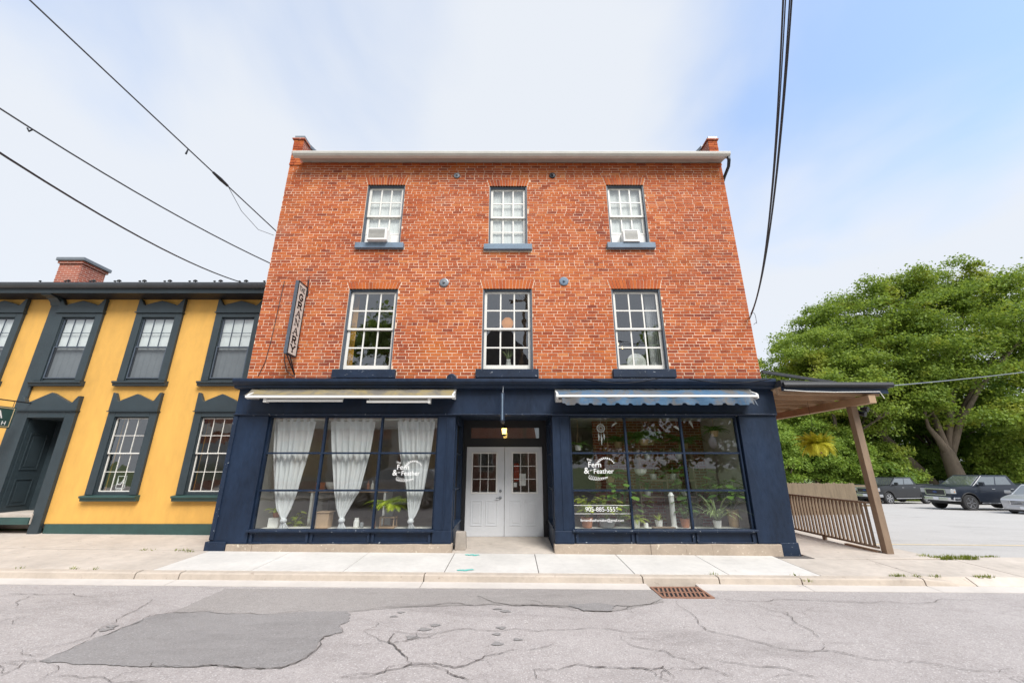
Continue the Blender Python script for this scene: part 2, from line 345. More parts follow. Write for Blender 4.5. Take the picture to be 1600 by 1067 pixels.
# ------------------------------------------------------------------ ground, road, pavement
GR = -0.008                                   # the street falls gently towards the car park
def SW(x, y): return GR*x + 0.035*(y - 8.8)
def RD(x): return -0.170 + GR*x
def LOT(x, y):
    yy = min(max(y, 9.0), 40.0); return GR*min(x, 45) - 0.0385*(yy - 9.0) - 0.012
def grid(name, xs, ys, fz, m):
    mb = MB(); nx = len(xs)
    for y in ys:
        for x in xs: mb.v.append((x, y, fz(x, y)))
    for j in range(len(ys)-1):
        for i in range(nx-1): mb.f.append((j*nx+i, j*nx+i+1, (j+1)*nx+i+1, (j+1)*nx+i)); mb.m.append(0)
    return mb.build(name, m)
def terr(x, y):
    xx = max(-60, min(60, x))
    if y < 9: return GR*xx - 0.45
    return min(LOT(xx, y) - 0.10, GR*xx - 0.45)
tag(grid('ground', [-400, -200, -100, -60, -40, -20, 0, 10, 20, 30, 45, 60, 100, 200, 400], [-300, -150, -60, -20, 0, 9, 12, 16, 20, 25, 30, 40, 60, 100, 200, 500], terr, M['lawn']), kind='structure')
road = tag(grid('road', [-60, -30, -15, -8, 0, 8, 15, 30, 60], [-4.2, 0, 4, 7.08], lambda x, y: RD(x) + 0.004*min(7.08 - y, y + 4.2), M['asphalt']), kind='structure')
def rz(x, y): return RD(x) + 0.004*min(7.08 - y, y + 4.2)
tag(grid('parking_lot', [5.9, 8.31, 12, 16, 20, 25, 30, 40, 60], [8.86, 10, 14, 18, 24, 30, 38.6], LOT, M['asphalt_lot']), kind='structure')
def sheet(name, poly, m, h, jag=0.03, seed=1):
    rn = random.Random(seed); pts = []; jag *= 0.6
    n = len(poly)
    for i in range(n):
        a, b = poly[i], poly[(i+1) % n]; L = math.dist(a, b); k = max(1, int(L/0.045))
        for j in range(k):
            t_ = j/k; pts.append((a[0]+(b[0]-a[0])*t_ + rn.uniform(-jag, jag), a[1]+(b[1]-a[1])*t_ + rn.uniform(-jag, jag)))
    mb = MB(); mb.add([(x, y, rz(x, y) + h) for x, y in pts], [tuple(range(len(pts)))])
    me = mb.mesh(name, m)
    bm = bmesh.new(); bm.from_mesh(me); bmesh.ops.triangulate(bm, faces=bm.faces[:]); bm.normal_update()
    for f in bm.faces:
        if f.normal.z < 0: f.normal_flip()
    bm.to_mesh(me); bm.free()
    return obj(name, me, road)
PATCH1= [(-4.49, 4.54), (-4.51, 5.0), (-4.48, 5.36), (-4.49, 5.77), (-4.31, 5.89), (-3.94, 5.94), (-3.47, 5.86), (-3.05, 5.85), (-2.62, 5.97), (-2.15, 6.0), (-2.05, 5.88), (-1.98, 5.66), (-2.03, 5.49), (-1.9, 5.31), (-2.07, 5.18), (-2.01, 4.71), (-2.05, 4.58), (-2.14, 4.45), (-2.34, 4.44), (-2.78, 4.5), (-2.97, 4.46), (-3.55, 4.46)]
PATCH2= [(-4.36, 6.95), (-4.33, 5.91), (-3.88, 5.87), (-3.05, 5.85), (-2.17, 5.98), (-2.06, 5.99), (-1.44, 6.17), (-0.29, 6.31), (0.6, 6.24), (1.44, 6.11), (2.15, 6.48), (2.24, 6.73), (2.19, 7.15)]
PATCH3= [(-0.49, 6.68), (-0.43, 6.92), (0.67, 6.96), (0.9, 6.84), (1.98, 6.93), (2.16, 6.6), (1.93, 6.38), (1.63, 6.27), (1.35, 6.32), (1.21, 6.38), (0.89, 6.26), (0.45, 6.29), (0.01, 6.28), (-0.23, 6.4)]
PATCH4= [(0.78, 6.3), (1.22, 6.41), (1.43, 6.28), (1.32, 6.07), (0.95, 6.08)]
SPOTS= [(-1.43, 5.97), (-0.91, 5.54), (-1.02, 5.42), (-0.18, 6.14), (-0.07, 6.05), (-0.16, 5.29), (-0.12, 5.48), (-1.1, 5.18), (0.07, 5.15), (-0.15, 5.04), (-1.47, 5.83)] + [(-4.63, 5.42), (-4.62, 5.32)]
CR=[
[(-1.53, 4.29), (-1.21, 4.37), (-0.96, 4.54), (-0.72, 4.57), (-0.52, 4.49), (-0.33, 4.64), (-0.12, 4.78), (0.1, 4.91)] ,
[(-0.61, 4.44), (-0.5, 4.33), (-0.37, 4.25)] ,
[(0.21, 4.46), (0.63, 4.58), (0.99, 4.52), (1.28, 4.49), (1.45, 4.55), (1.48, 4.33)] ,
[(-1.69, 5.34), (-1.45, 5.11), (-1.3, 5.03), (-1.18, 5.06), (-0.9, 5.21), (-0.73, 5.37)] ,
[(-0.94, 4.54), (-1.07, 4.74), (-1.3, 5.03), (-1.32, 5.26), (-1.28, 5.35)] ,
[(1.22, 5.27), (1.31, 4.99), (1.57, 4.9), (1.72, 4.71), (1.92, 4.5)] ,
[(-0.49, 6.63), (-0.23, 6.36), (0.01, 6.28), (0.45, 6.29), (0.63, 6.25)] ,
[(1.29, 6.35), (1.64, 6.29), (1.93, 6.38), (2.16, 6.6)] ,
[(2.41, 6.59), (2.28, 5.45), (2.5, 5.3), (2.8, 5.01), (3.08, 4.91), (3.43, 4.87), (3.57, 4.76), (4.08, 4.68), (4.43, 4.51), (4.79, 4.56)] ,
[(1.96, 4.76), (2.37, 4.55), (2.61, 4.54), (2.79, 4.36)] ,
[(2.86, 6.91), (3.04, 6.61), (3.61, 6.53), (4.28, 6.6), (5.36, 6.59), (5.75, 6.51), (7.16, 6.67)] ,
[(3.37, 6.43), (3.59, 5.94), (3.52, 5.45), (3.46, 5.27)] ,
[(1.59, 4.53), (1.83, 4.54), (2.02, 4.34)] ,
[(-4.83, 4.51), (-4.62, 4.54), (-4.5, 4.53)] ,
[(-4.54, 4.28), (-4.61, 4.52)] ,
[(-6.09, 5.54), (-5.94, 5.73)] ,
[(-7.21, 6.45), (-7.2, 6.6), (-6.78, 6.56), (-6.03, 6.49), (-5.34, 6.62)] ,
[(-6.53, 6.07), (-6.87, 6.56)] ,
[(-4.95, 4.79), (-4.62, 4.98), (-4.58, 5.11), (-4.71, 5.55), (-4.89, 6.08), (-5.08, 6.43)] ,
[(-4.12, 4.21), (-3.71, 4.26), (-3.14, 4.21)] ,
[(-3.36, 4.44), (-3.41, 4.55)] ,
]
SEAM= [(-1.68, 5.39), (-0.49, 5.44), (0.51, 5.42), (2.03, 5.46)]

sheet('asphalt_strip', PATCH2, M['asphalt_mid'], 0.003, 0.02, 2)
sheet('asphalt_patch', PATCH1, M['asphalt_dark'], 0.007, 0.03, 3)
sheet('asphalt_patch', PATCH3, M['asphalt_mid'], 0.008, 0.02, 4)
sheet('asphalt_patch', PATCH4, M['asphalt_dark'], 0.011, 0.03, 5)
for i, (x, y) in enumerate(SPOTS):
    k = 0.055 + 0.04*((i*7) % 5)/5
    sheet('tar_spot', [(x + k*(0.8+0.4*math.sin(a*3+i))*math.cos(a), y + 0.6*k*math.sin(a)) for a in [j*math.pi/5 for j in range(10)]], M['asphalt_dark'], 0.007, 0.012, 20+i)
def crack(pts, wd, seed, h=0.012):
    rn = random.Random(seed); q = []
    for lev in range(3):                       # ragged line: displace midpoints
        nq = []
        for a, b in zip(pts[:-1], pts[1:]):
            d_ = math.dist(a, b)*0.13; nq += [a, ((a[0]+b[0])/2 + rn.uniform(-d_, d_), (a[1]+b[1])/2 + rn.uniform(-d_, d_))]
        pts = nq + [pts[-1]]
    for i in range(len(pts)-1):
        a, b = pts[i], pts[i+1]; k = max(1, int(math.dist(a, b)/0.05))
        for j in range(k): q.append((a[0]+(b[0]-a[0])*j/k + rn.uniform(-.006, .006), a[1]+(b[1]-a[1])*j/k + rn.uniform(-.006, .006)))
    q.append(pts[-1]); mb = MB(); P_ = [(x, y, rz(x, y)+h) for x, y in q]; sides = []; ws = []
    for i in range(len(q)):
        a = Vector(P_[max(0, i-1)]); b = Vector(P_[min(len(q)-1, i+1)]); d = (b-a).normalized(); sides.append(Vector((d.y, -d.x, 0))); ws.append(wd*rn.uniform(0.25, 1.3)*min(1, 0.3+3*min(i, len(q)-1-i)/len(q)))
    mb.ribbon(P_, ws, sides); mb.build('road_crack', M['crack'], road)
for i, c in enumerate(CR): crack(c, 0.016 if i in (0, 1, 2, 4) else 0.009, 40+i)
crack(SEAM, 0.008, 90)
for i, pp in enumerate((PATCH1[:9], PATCH1[12:], PATCH2[5:11])): crack(list(pp), 0.012, 95+i, 0.0125)
for i in range(26):                          # hairline branches
    c = CR[i % len(CR)]; p0 = c[(i*3) % len(c)]; a = i*2.4; crack([p0, (p0[0]+.22*math.cos(a), p0[1]+.16*math.sin(a)), (p0[0]+.42*math.cos(a+.4), max(4.0, min(6.95, p0[1]+.30*math.sin(a+.4))))], 0.006, 120+i)

sidewalk = tag(MB().hexa([(-60, 7.5, SW(-60, 7.5)-.3), (40, 7.5, SW(40, 7.5)-.3), (40, 8.84, SW(40, 8.84)-.3), (-60, 8.84, SW(-60, 8.84)-.3), (-60, 7.5, SW(-60, 7.5)-.012), (40, 7.5, SW(40, 7.5)-.012), (40, 8.84, SW(40, 8.84)-.012), (-60, 8.84, SW(-60, 8.84)-.012)]).build('sidewalk', M['crack']), kind='structure')
def slab(x0, x1, y0, y1, m, dz=0.0):
    g = 0.006
    x0 += g; x1 -= g; y0 += g; y1 -= g
    MB().hexa([(x0, y0, SW(x0, y0)-.1), (x1, y0, SW(x1, y0)-.1), (x1, y1, SW(x1, y1)-.1), (x0, y1, SW(x0, y1)-.1), (x0, y0, SW(x0, y0)+dz), (x1, y0, SW(x1, y0)+dz), (x1, y1, SW(x1, y1)+dz), (x0, y1, SW(x0, y1)+dz)]).build('slab', m, sidewalk, bevel=0.006)
JX = [-5.98, -4.35, -2.81, -1.12, 0.46, 2.06, 3.63, 5.16]
for a, b in zip(JX[:-1], JX[1:]): slab(a, b, 7.5, 8.79, M['concrete_new'], random.uniform(-.002, .002))
x = -5.98
while x > -34:
    slab(x-1.75, x, 7.5, 8.84, M['concrete_old'], random.uniform(-.004, .003)); x -= 1.75
x = 5.16
while x < 36:
    slab(x, x+1.7, 7.5, 8.60 if x < 7.9 else 8.84, M['concrete_old'], random.uniform(-.004, .003)); x += 1.7
# wide strip of old concrete in front of the yellow building
mb = MB()
mb.hexa([(-34, 8.85, SW(-34, 8.85)-.2), (-6.06, 8.85, SW(-6.06, 8.85)-.2), (-6.06, 10.6, SW(-6.06, 10.6)-.2), (-34, 10.6, SW(-34, 10.6)-.2), (-34, 8.85, SW(-34, 8.85)-.001), (-6.06, 8.85, SW(-6.06, 8.85)-.001), (-6.06, 10.6, SW(-6.06, 10.6)+.0), (-34, 10.6, SW(-34, 10.6))])
mb.build('forecourt_slab', M['concrete_old'], sidewalk)
# kerb: separate lengths with open joints, then the gutter pan
kerb = tag(MB().hexa([(-60, 7.36, RD(-60)-.2), (40, 7.36, RD(40)-.2), (40, 7.49, RD(40)-.2), (-60, 7.49, RD(-60)-.2), (-60, 7.36, RD(-60)), (40, 7.36, RD(40)), (40, 7.49, RD(40)), (-60, 7.49, RD(-60))]).build('kerb', M['crack']), kind='structure')
KX = [-34, -30.5, -27, -23.5, -20, -16.6, -13, -9.6, -6.12, -5.4, -1.42, 2.14, 3.38, 4.72, 6.72, 7.55]
for i, (a, b) in enumerate(zip(KX[:-1], KX[1:])):
    a += 0.010; b -= 0.010; drop = 0.085 if i == len(KX)-2 else 0.0; tilt = random.uniform(-.006, .006)
    def kz(x, y): return SW(x, y)
    top = lambda x, e: (kz(x, 7.49) + e, kz(x, 7.33) - 0.004 + e)
    pr0 = [(7.49, top(a, tilt)[0]), (7.37, top(a, tilt)[1]+.003), (7.345, top(a, tilt)[1]-.014), (7.32, RD(a)-.02)]
    pr1 = [(7.49, SW(b, 7.49)), (7.37, top(b, -drop)[1]+.003), (7.345, top(b, -drop)[1]-.014), (7.32, RD(b)-.02)]
    if drop: lz = lambda y: RD(b)+.028 + (SW(b, 7.49)-RD(b)-.028)*(y-7.33)/.16; pr1 = [(7.49, SW(b, 7.49)), (7.37, lz(7.37)), (7.345, lz(7.345)), (7.32, RD(b)-.02)]
    mb = MB(); mb.add([(a, y, z) for y, z in pr0] + [(a, 7.49, RD(a)-.1), (a, 7.32, RD(a)-.1)] + [(b, y, z) for y, z in pr1] + [(b, 7.49, RD(b)-.1), (b, 7.32, RD(b)-.1)],
        [(0, 1, 7, 6), (1, 2, 8, 7), (2, 3, 9, 8), (3, 5, 11, 9), (0, 4, 5, 3, 2, 1), (6, 7, 8, 9, 11, 10)])
    mb.build('kerb_stone', M['kerb'], kerb)
mb = MB(); a, b = 7.56, 36
mb.hexa([(a, 7.33, RD(a)-.1), (b, 7.33, RD(b)-.1), (b, 7.49, RD(b)-.1), (a, 7.49, RD(a)-.1), (a, 7.33, RD(a)+.028), (b, 7.33, RD(b)+.028), (b, 7.49, SW(b, 7.49)-.002), (a, 7.49, SW(a, 7.49)-.002)]); mb.build('dropped_kerb', M['concrete_old'], kerb)
for (a, b) in ((-34, -5.42), (-5.41, -1.43), (-1.42, 2.18), (2.98, 4.71), (4.72, 6.72), (6.73, 36)):
    mb = MB(); mb.hexa([(a, 7.07, RD(a)-.1), (b, 7.07, RD(b)-.1), (b, 7.335, RD(b)-.1), (a, 7.335, RD(a)-.1), (a, 7.07, RD(a)+.006), (b, 7.07, RD(b)+.006), (b, 7.335, RD(b)+.024), (a, 7.335, RD(a)+.024)]); mb.build('gutter_pan', M['gutter_pan'], kerb)
# storm drain
z0 = rz(2.67, 6.85)
gr = thing('storm_drain_grate', 'rusty iron storm drain grate with slanted slots beside the kerb', 'drain', (2.67, 6.9, z0))
mb = MB(); mb.box(2.20, 2.97, 6.66, 6.70, z0-.05, z0+.016); mb.box(2.20, 2.97, 7.17, 7.21, z0-.05, z0+.016); mb.box(2.20, 2.24, 6.70, 7.17, z0-.05, z0+.016); mb.box(2.93, 2.97, 6.70, 7.17, z0-.05, z0+.016); mb.box(2.24, 2.93, 6.92, 6.95, z0-.05, z0+.014); mb.build('grate_frame', M['rust'], gr)
MB().box(2.21, 2.96, 6.67, 7.20, z0+.0025, z0+.0045).build('sump', M['black'], gr)
for i in range(10):
    x = 2.25 + i*0.066
    for ya in (6.70, 6.95):
        MB().hexa([(x, ya, z0-.04), (x+.03, ya, z0-.04), (x+.085, ya+.22, z0-.04), (x+.055, ya+.22, z0-.04), (x, ya, z0+.013), (x+.03, ya, z0+.013), (x+.085, ya+.22, z0+.013), (x+.055, ya+.22, z0+.013)]).build('bar', M['rust'], gr)
# lot line, teal survey marks, weeds
mb = MB()
for i in range(24):
    a = 8.6 + i*1.0; mb.add([(a, 10.50, LOT(a, 10.50)+.005), (a+1, 10.50, LOT(a+1, 10.50)+.005), (a+1, 10.60, LOT(a+1, 10.60)+.005), (a, 10.60, LOT(a, 10.60)+.005)], [(0, 1, 2, 3)])
tag(mb.build('parking_line', M['line_yellow']), kind='structure')
for (x, y) in ((-0.78, 8.62), (-0.80, 7.60)):
    for k in range(5):
        px, py = x + (k-2)*.05, y + random.uniform(-.05, .05)
        MB().add([(px, py-.03, SW(px, py)+.004), (px+.07, py-.01, SW(px, py)+.004), (px+.04, py+.05, SW(px, py)+.004), (px-.03, py+.03, SW(px, py)+.004)], [(0, 1, 2, 3)]).build('survey_mark', M['teal_mark'], sidewalk)
def tuft(mb, x, y, z, n, h, r):
    for k in range(n):
        a = random.uniform(0, 6.28); rr = r*math.sqrt(random.random()); b = Vector((x+rr*math.cos(a), y+rr*math.sin(a)*.5, z)); ln = h*random.uniform(.4, 1); t_ = random.uniform(.3, 1.2)
        tip = b + Vector((math.cos(a)*ln*t_*.6, math.sin(a)*ln*t_*.6, ln)); s_ = Vector((math.sin(a), -math.cos(a), 0))
        mid = (b+tip)/2 + Vector((0, 0, ln*.15)); mb.ribbon([b, mid, tip], [.012, .009, .001], s_)
mb = MB()
for k in range(26): tuft(mb, 8.15 + k*.035 + random.uniform(-.05, .05), 8.72 + random.uniform(-.12, .12) , SW(8.4, 8.7)-.01, 22, .075, .10)
for k in range(16): tuft(mb, 8.9 + k*.05, 8.84 + random.uniform(-.03, .03), SW(9.2, 8.84)-.01, 8, .05, .05)
for (x, y, n) in ((3.38, 7.5, 18), (4.73, 7.5, 8), (4.74, 7.2, 14), (6.4, 7.5, 40), (6.5, 7.5, 40), (6.75, 7.49, 20), (7.05, 7.49, 25), (7.8, 7.5, 40), (7.95, 7.5, 40), (8.9, 7.5, 25), (9.4, 7.5, 20), (-6.3, 8.7, 30), (-6.45, 8.8, 22), (-7.3, 8.8, 20), (-7.1, 8.8, 8), (-7.3, 7.5, 18), (-6.95, 7.5, 12), (-9.0, 7.5, 16), (-10.4, 7.5, 18), (-8.2, 7.5, 10), (-6.6, 8.78, 20)):
    tuft(mb, x, y, SW(x, y)-.012, n, .055, .09)
tag(mb.build('pavement_weeds', M['grass']), 'short green weeds growing in pavement and kerb joints', 'weeds', kind='stuff')
mb = MB()
for k in range(2600):
    x = random.uniform(14, 44); y = 38.7 + random.uniform(0, 5); tuft(mb, x, y, LOT(x, y)-.1, 3, .5, .3)
tag(mb.build('lawn_grass', M['grass']), 'green grass verge behind the parked cars', 'grass', kind='stuff')

# ------------------------------------------------------------------ brick building
XL, XR, YW = -6.06, 5.745, 9.0
bld = thing('brick_building', 'three-storey orange-red brick building with navy shopfront and white sash windows', 'building', (-0.155, 9, 0))
VW = [(-3.379, 0.0), (-0.095, 0.008), (3.053, 0.010)]           # middle floor windows: centre, lift
WW = [(-3.346, 0.010), (-0.087, -0.025), (3.039, 0.018)]        # top floor windows
ZB, ZT = 3.56, 9.56
holes = []; lint = []
for c, d in VW:
    holes += [(c-.60, c+.60, 3.5, 5.80+d), (c-.725, c+.725, 3.5, 3.762+d)]; lint.append((c, .60, 5.80+d, ZB + round((6.015+d-ZB)/.0757)*.0757))
for c, d in WW:
    holes += [(c-.50, c+.50, 6.9, 8.835+d), (c-.615, c+.615, 6.885+d, 7.042+d)]; lint.append((c, .50, 8.835+d, ZB + round((9.07+d-ZB)/.0757)*.0757))
# mortar core with real openings
cuts = sorted({XL+.004, XR-.004} | {h[0] for h in holes} | {h[1] for h in holes}); zc = sorted({ZB-.1, ZT} | {h[2] for h in holes if h[2] > ZB} | {h[3] for h in holes})
mb = MB()
for i in range(len(cuts)-1):
    for j in range(len(zc)-1):
        mx_, mz_ = (cuts[i]+cuts[i+1])/2, (zc[j]+zc[j+1])/2
        if any(h[0] < mx_ < h[1] and h[2] < mz_ < h[3] for h in holes): continue
        mb.box(cuts[i], cuts[i+1], YW+.0035, YW+.30, zc[j], zc[j+1])
wall = mb.build('wall', M['mortar'], bld)
# bricks
H, L, J = 0.0757, 0.246, 0.0145
allb = []
row = 0; z = ZB; rb = random.Random(3)
while z < ZT - 0.04:
    zc_ = z + H/2
    blocked = sorted([(h[0], h[1]) for h in holes if h[2]-.02 < zc_ < h[3]+.0] + [(c-hw-.065*(zc_-z0_)/(z1_-z0_)-.012, c+hw+.065*(zc_-z0_)/(z1_-z0_)+.012) for c, hw, z0_, z1_ in lint if z0_-.01 < zc_ < z1_+.01])
    spans = []; a = XL
    for b0, b1 in blocked:
        if b0 > a: spans.append((a, b0))
        a = max(a, b1)
    spans.append((a, XR))
    header = (row % 7 == 3); ln = L*0.5 if header else L
    off = (0.0 if row % 2 else 0.5)*ln + (rb.uniform(-.02, .02))
    proj = 0.0
    if z > ZT - 0.085: proj = 0.055
    elif z > ZT - 0.165: proj = 0.03
    for s0, s1 in spans:
        x = XL - off
        while x < s1:
            e = x + ln*rb.uniform(0.96, 1.04); x0, x1 = max(x, s0), min(e, s1)
            if s1 - x1 < 0.05 and x1 < s1: x1 = s1; e = s1
            if x1 - x0 > 0.045:
                tint = min(1, max(0, rb.gauss(0.55, 0.14)))
                if rb.random() < 0.04: tint *= 0.4
                pj = proj
                if proj == 0.055: pj = 0.055 if int((x0-XL)/0.125) % 2 else 0.02
                allb.append((x0+J/2, x1-J/2, z+J/2+rb.uniform(-.0015, .0015), z+H-J/2+rb.uniform(-.0015, .0015), YW - pj + rb.uniform(-.0035, .0015), tint))
            x = e
    z += H; row += 1
order = sorted(range(len(allb)), key=lambda i: (allb[i][2], abs(allb[i][0])))
near = set(order[:300])
unit = []
for k in range(4):
    r2 = random.Random(k); j_ = lambda s_: r2.uniform(-s_, s_)
    m_ = MB(); m_.hexa([(-.5+j_(.008), 0+j_(.04), -.5+j_(.03)), (.5+j_(.008), 0+j_(.04), -.5+j_(.03)), (.5, 1, -.5), (-.5, 1, -.5), (-.5+j_(.008), 0+j_(.04), .5+j_(.03)), (.5+j_(.008), 0+j_(.04), .5+j_(.03)), (.5, 1, .5), (-.5, 1, .5)])
    unit.append(m_.mesh('brick', M['brick']))
mb = MB(); tv = []
for i, (x0, x1, z0, z1, yf, tint) in enumerate(allb):
    if i in near:
        o = obj('brick', unit[i % 4], wall, basis=Matrix.Translation(((x0+x1)/2, yf, (z0+z1)/2)) @ Matrix.Diagonal((x1-x0, YW+.03-yf, z1-z0, 1)))
        o['tint'] = tint
    else:
        q = lambda s_: rb.uniform(-s_, s_)
        mb.hexa([(x0+q(.002), yf+q(.0015), z0+q(.0018)), (x1+q(.002), yf+q(.0015), z0+q(.0018)), (x1, YW+.03, z0), (x0, YW+.03, z0), (x0+q(.002), yf+q(.0015), z1+q(.0018)), (x1+q(.002), yf+q(.0015), z1+q(.0018)), (x1, YW+.03, z1), (x0, YW+.03, z1)]); tv += [tint]*8
me = mb.mesh('brickwork', M['brick']); at = me.attributes.new('tint', 'FLOAT', 'POINT'); at.data.foreach_set('value', tv)
bw = obj('brickwork', me, wall); bw['kind'] = 'stuff'
for c, hw, z0, z1 in lint:                      # splayed flat arches of upright bricks
    n = 15 if hw > .55 else 14
    for k in range(n):
        a0, a1 = -hw-.0 + 2*hw*k/n, -hw + 2*hw*(k+1)/n; b0, b1 = a0*(1+.065/hw), a1*(1+.065/hw); g = .006; yf = YW - .006 + rb.uniform(-.003, .003)
        m_ = MB(); m_.hexa([(c+a0+g, yf, z0), (c+a1-g, yf, z0), (c+a1-g, YW+.12, z0), (c+a0+g, YW+.12, z0), (c+b0+g, yf, z1-.006), (c+b1-g, yf, z1-.006), (c+b1-g, YW+.12, z1-.006), (c+b0+g, YW+.12, z1-.006)])
        o = m_.build('lintel_brick', M['brick'], wall); o['tint'] = min(1, max(0, rb.gauss(0.55, 0.15)))
# sash windows
def sash_window(c, hw, z0, z1, sill_z0, sill_hw, sill_mat, deep_bottom, case_mat, blind, gmat, ac=None):
    fr = MB(); y0, y1 = YW+.02, YW+.22; t_ = .036
    fr.box(c-hw+.001, c-hw+t_, y0, y1, z0, z1); fr.box(c+hw-t_, c+hw-.001, y0, y1, z0, z1); fr.box(c-hw+t_, c+hw-t_, y0+.02, y1, z1-.05, z1-.002)
    win = fr.build('window', case_mat, bld)
    MB().box(c-sill_hw, c+sill_hw, YW-.085, YW+.24, sill_z0, z0-.001).build('sill', sill_mat, win, bevel=0.008)
    a, b = c-hw+t_+.004, c+hw-t_-.004; zt = z1-.053; mid = z0 + (zt-z0)*(0.50 if not deep_bottom else 0.515)
    def sash(za, zb, ys, bot, top, rows=2, name='sash'):
        s_ = MB(); st = .06; ye = ys+.035; mw = .033
        s_.box(a, a+st, ys, ye, za, zb); s_.box(b-st, b, ys, ye, za, zb); s_.box(a+st, b-st, ys, ye, za, za+bot); s_.box(a+st, b-st, ys, ye, zb-top, zb)
        gx0, gx1, gz0, gz1 = a+st, b-st, za+bot, zb-top
        xs = [gx0+(gx1-gx0)*k/3 for k in range(4)]; zs = [gz0+(gz1-gz0)*k/rows for k in range(rows+1)]
        for k in (1, 2): s_.box(xs[k]-mw/2, xs[k]+mw/2, ys+.004, ye-.004, gz0, gz1)
        for k in range(1, rows):
            for q in range(3): s_.box(xs[q]+(mw/2 if q else 0), xs[q+1]-(mw/2 if q < 2 else 0), ys+.006, ye-.006, zs[k]-mw/2, zs[k]+mw/2)
        s_.build(name, M['white_paint'], win)
        for i in range(3):
            for j in range(rows): 
                ang = random.uniform(-.004, .004); ym = (ys+ye)/2
                MB().add([(xs[i], ym, zs[j]), (xs[i+1], ym+ang, zs[j]), (xs[i+1], ym+ang, zs[j+1]), (xs[i], ym, zs[j+1])], [(0, 1, 2, 3)]).build('pane', gmat, win)
    if ac is None:
        sash(z0+.002, mid+.02, YW+.125, .135 if deep_bottom else .06, .045); sash(mid-.02, zt, YW+.085, .045, .045)
    else:
        sash(z0+.34, mid+.02, YW+.125, .05, .045, rows=1); sash(mid-.02, zt, YW+.085, .045, .045)
        for s0, s1 in ((a, ac[0]-.004), (ac[1]+.004, b)):
            p_ = MB(); p_.box(s0, s1, YW+.13, YW+.15, z0+.002, z0+.338); p_.box(s0+.03, s1-.02, YW+.124, YW+.129, z0+.03, z0+.27); p_.build('filler_panel', M['white_metal'], win)
    if blind:
        n = 24; m_ = MB(); P_ = [(a+(b-a)*k/n, YW+.185+.004*math.sin(k*1.9), z0+.01) for k in range(n+1)]; Q_ = [(a+(b-a)*k/n, YW+.185+.003*math.sin(k*1.9), zt) for k in range(n+1)]
        m_.add(P_+Q_, [(k, k+1, n+2+k, n+1+k) for k in range(n)]); m_.build('blind', M['cloth'], win)
    return win
for i, (c, d) in enumerate(VW): sash_window(c, .60, 3.762+d, 5.80+d, 3.565+d, .72, M['navy_worn'], True, M['slate_dark'], False, M['glass_up'])
ACX = [(-3.635, -3.135), None, (2.845, 3.262)]
for i, (c, d) in enumerate(WW): sash_window(c, .50, 7.042+d, 8.835+d, 6.888+d, .61, M['slate_paint'], False, M['slate_dark'], True, M['glass_up'], ACX[i])
M['soffit'] = mat('beige_soffit', (0.42, 0.38, 0.33), 0.6, 0.15, 3, 0.1)
# gutter, soffit, parapets, tie plates
g = MB(); pr = [(8.62, 9.615), (8.615, 9.60), (8.625, 9.545), (8.665, 9.495), (8.75, 9.487), (8.76, 9.615), (8.745, 9.615), (8.74, 9.505), (8.67, 9.512), (8.64, 9.55), (8.632, 9.60)]
g.prism(pr, 'x', -5.80, 5.81); g.build('gutter', M['gutter_white'], bld)
MB().prism([(8.762, 9.60), (8.762, 9.515), (8.93, 9.563), (9.04, 9.563), (9.04, 9.60)], 'x', -5.70, 5.745).build('soffit_board', M['soffit'], bld)
d_ = MB(); d_.tube([(5.77, 8.69, 9.50), (5.78, 8.70, 9.40), (5.80, 8.80, 9.28), (5.80, 9.05, 9.16), (5.80, 9.30, 8.98), (5.80, 9.45, 8.7), (5.80, 9.45, 3.6)], .042, 8); d_.build('downspout', M['dark_metal'], bld, smooth=True)
def wallbrick(name):
    m, t, b = newmat(name); p = pos(t); sp = t.nodes.new('ShaderNodeSeparateXYZ'); t.links.new(p, sp.inputs[0]); cb = t.nodes.new('ShaderNodeCombineXYZ')
    t.links.new(math_(t, 'ADD', sp.outputs[1], sp.outputs[0]), cb.inputs[0]); t.links.new(sp.outputs[2], cb.inputs[1])
    bt = t.nodes.new('ShaderNodeTexBrick'); bt.inputs['Scale'].default_value = 1.0; bt.inputs['Brick Width'].default_value = .246; bt.inputs['Row Height'].default_value = .0757; bt.inputs['Mortar Size'].default_value = .007
    bt.inputs['Color1'].default_value = (.40, .085, .04, 1); bt.inputs['Color2'].default_value = (.26, .06, .035, 1); bt.inputs['Mortar'].default_value = (.56, .44, .37, 1); t.links.new(cb.outputs[0], bt.inputs['Vector'])
    c = mixc(t, rng(t, noise(t, p, 1.4, 5), .45, .75, 0, .4), bt.outputs['Color'], (.48, .22, .15)); t.links.new(c, b.inputs['Base Color']); b.inputs['Roughness'].default_value = .88; bump(t, b, bt.outputs['Fac'], -0.4, .006); return m
M['wallbrick'] = wallbrick('brick_courses_far')
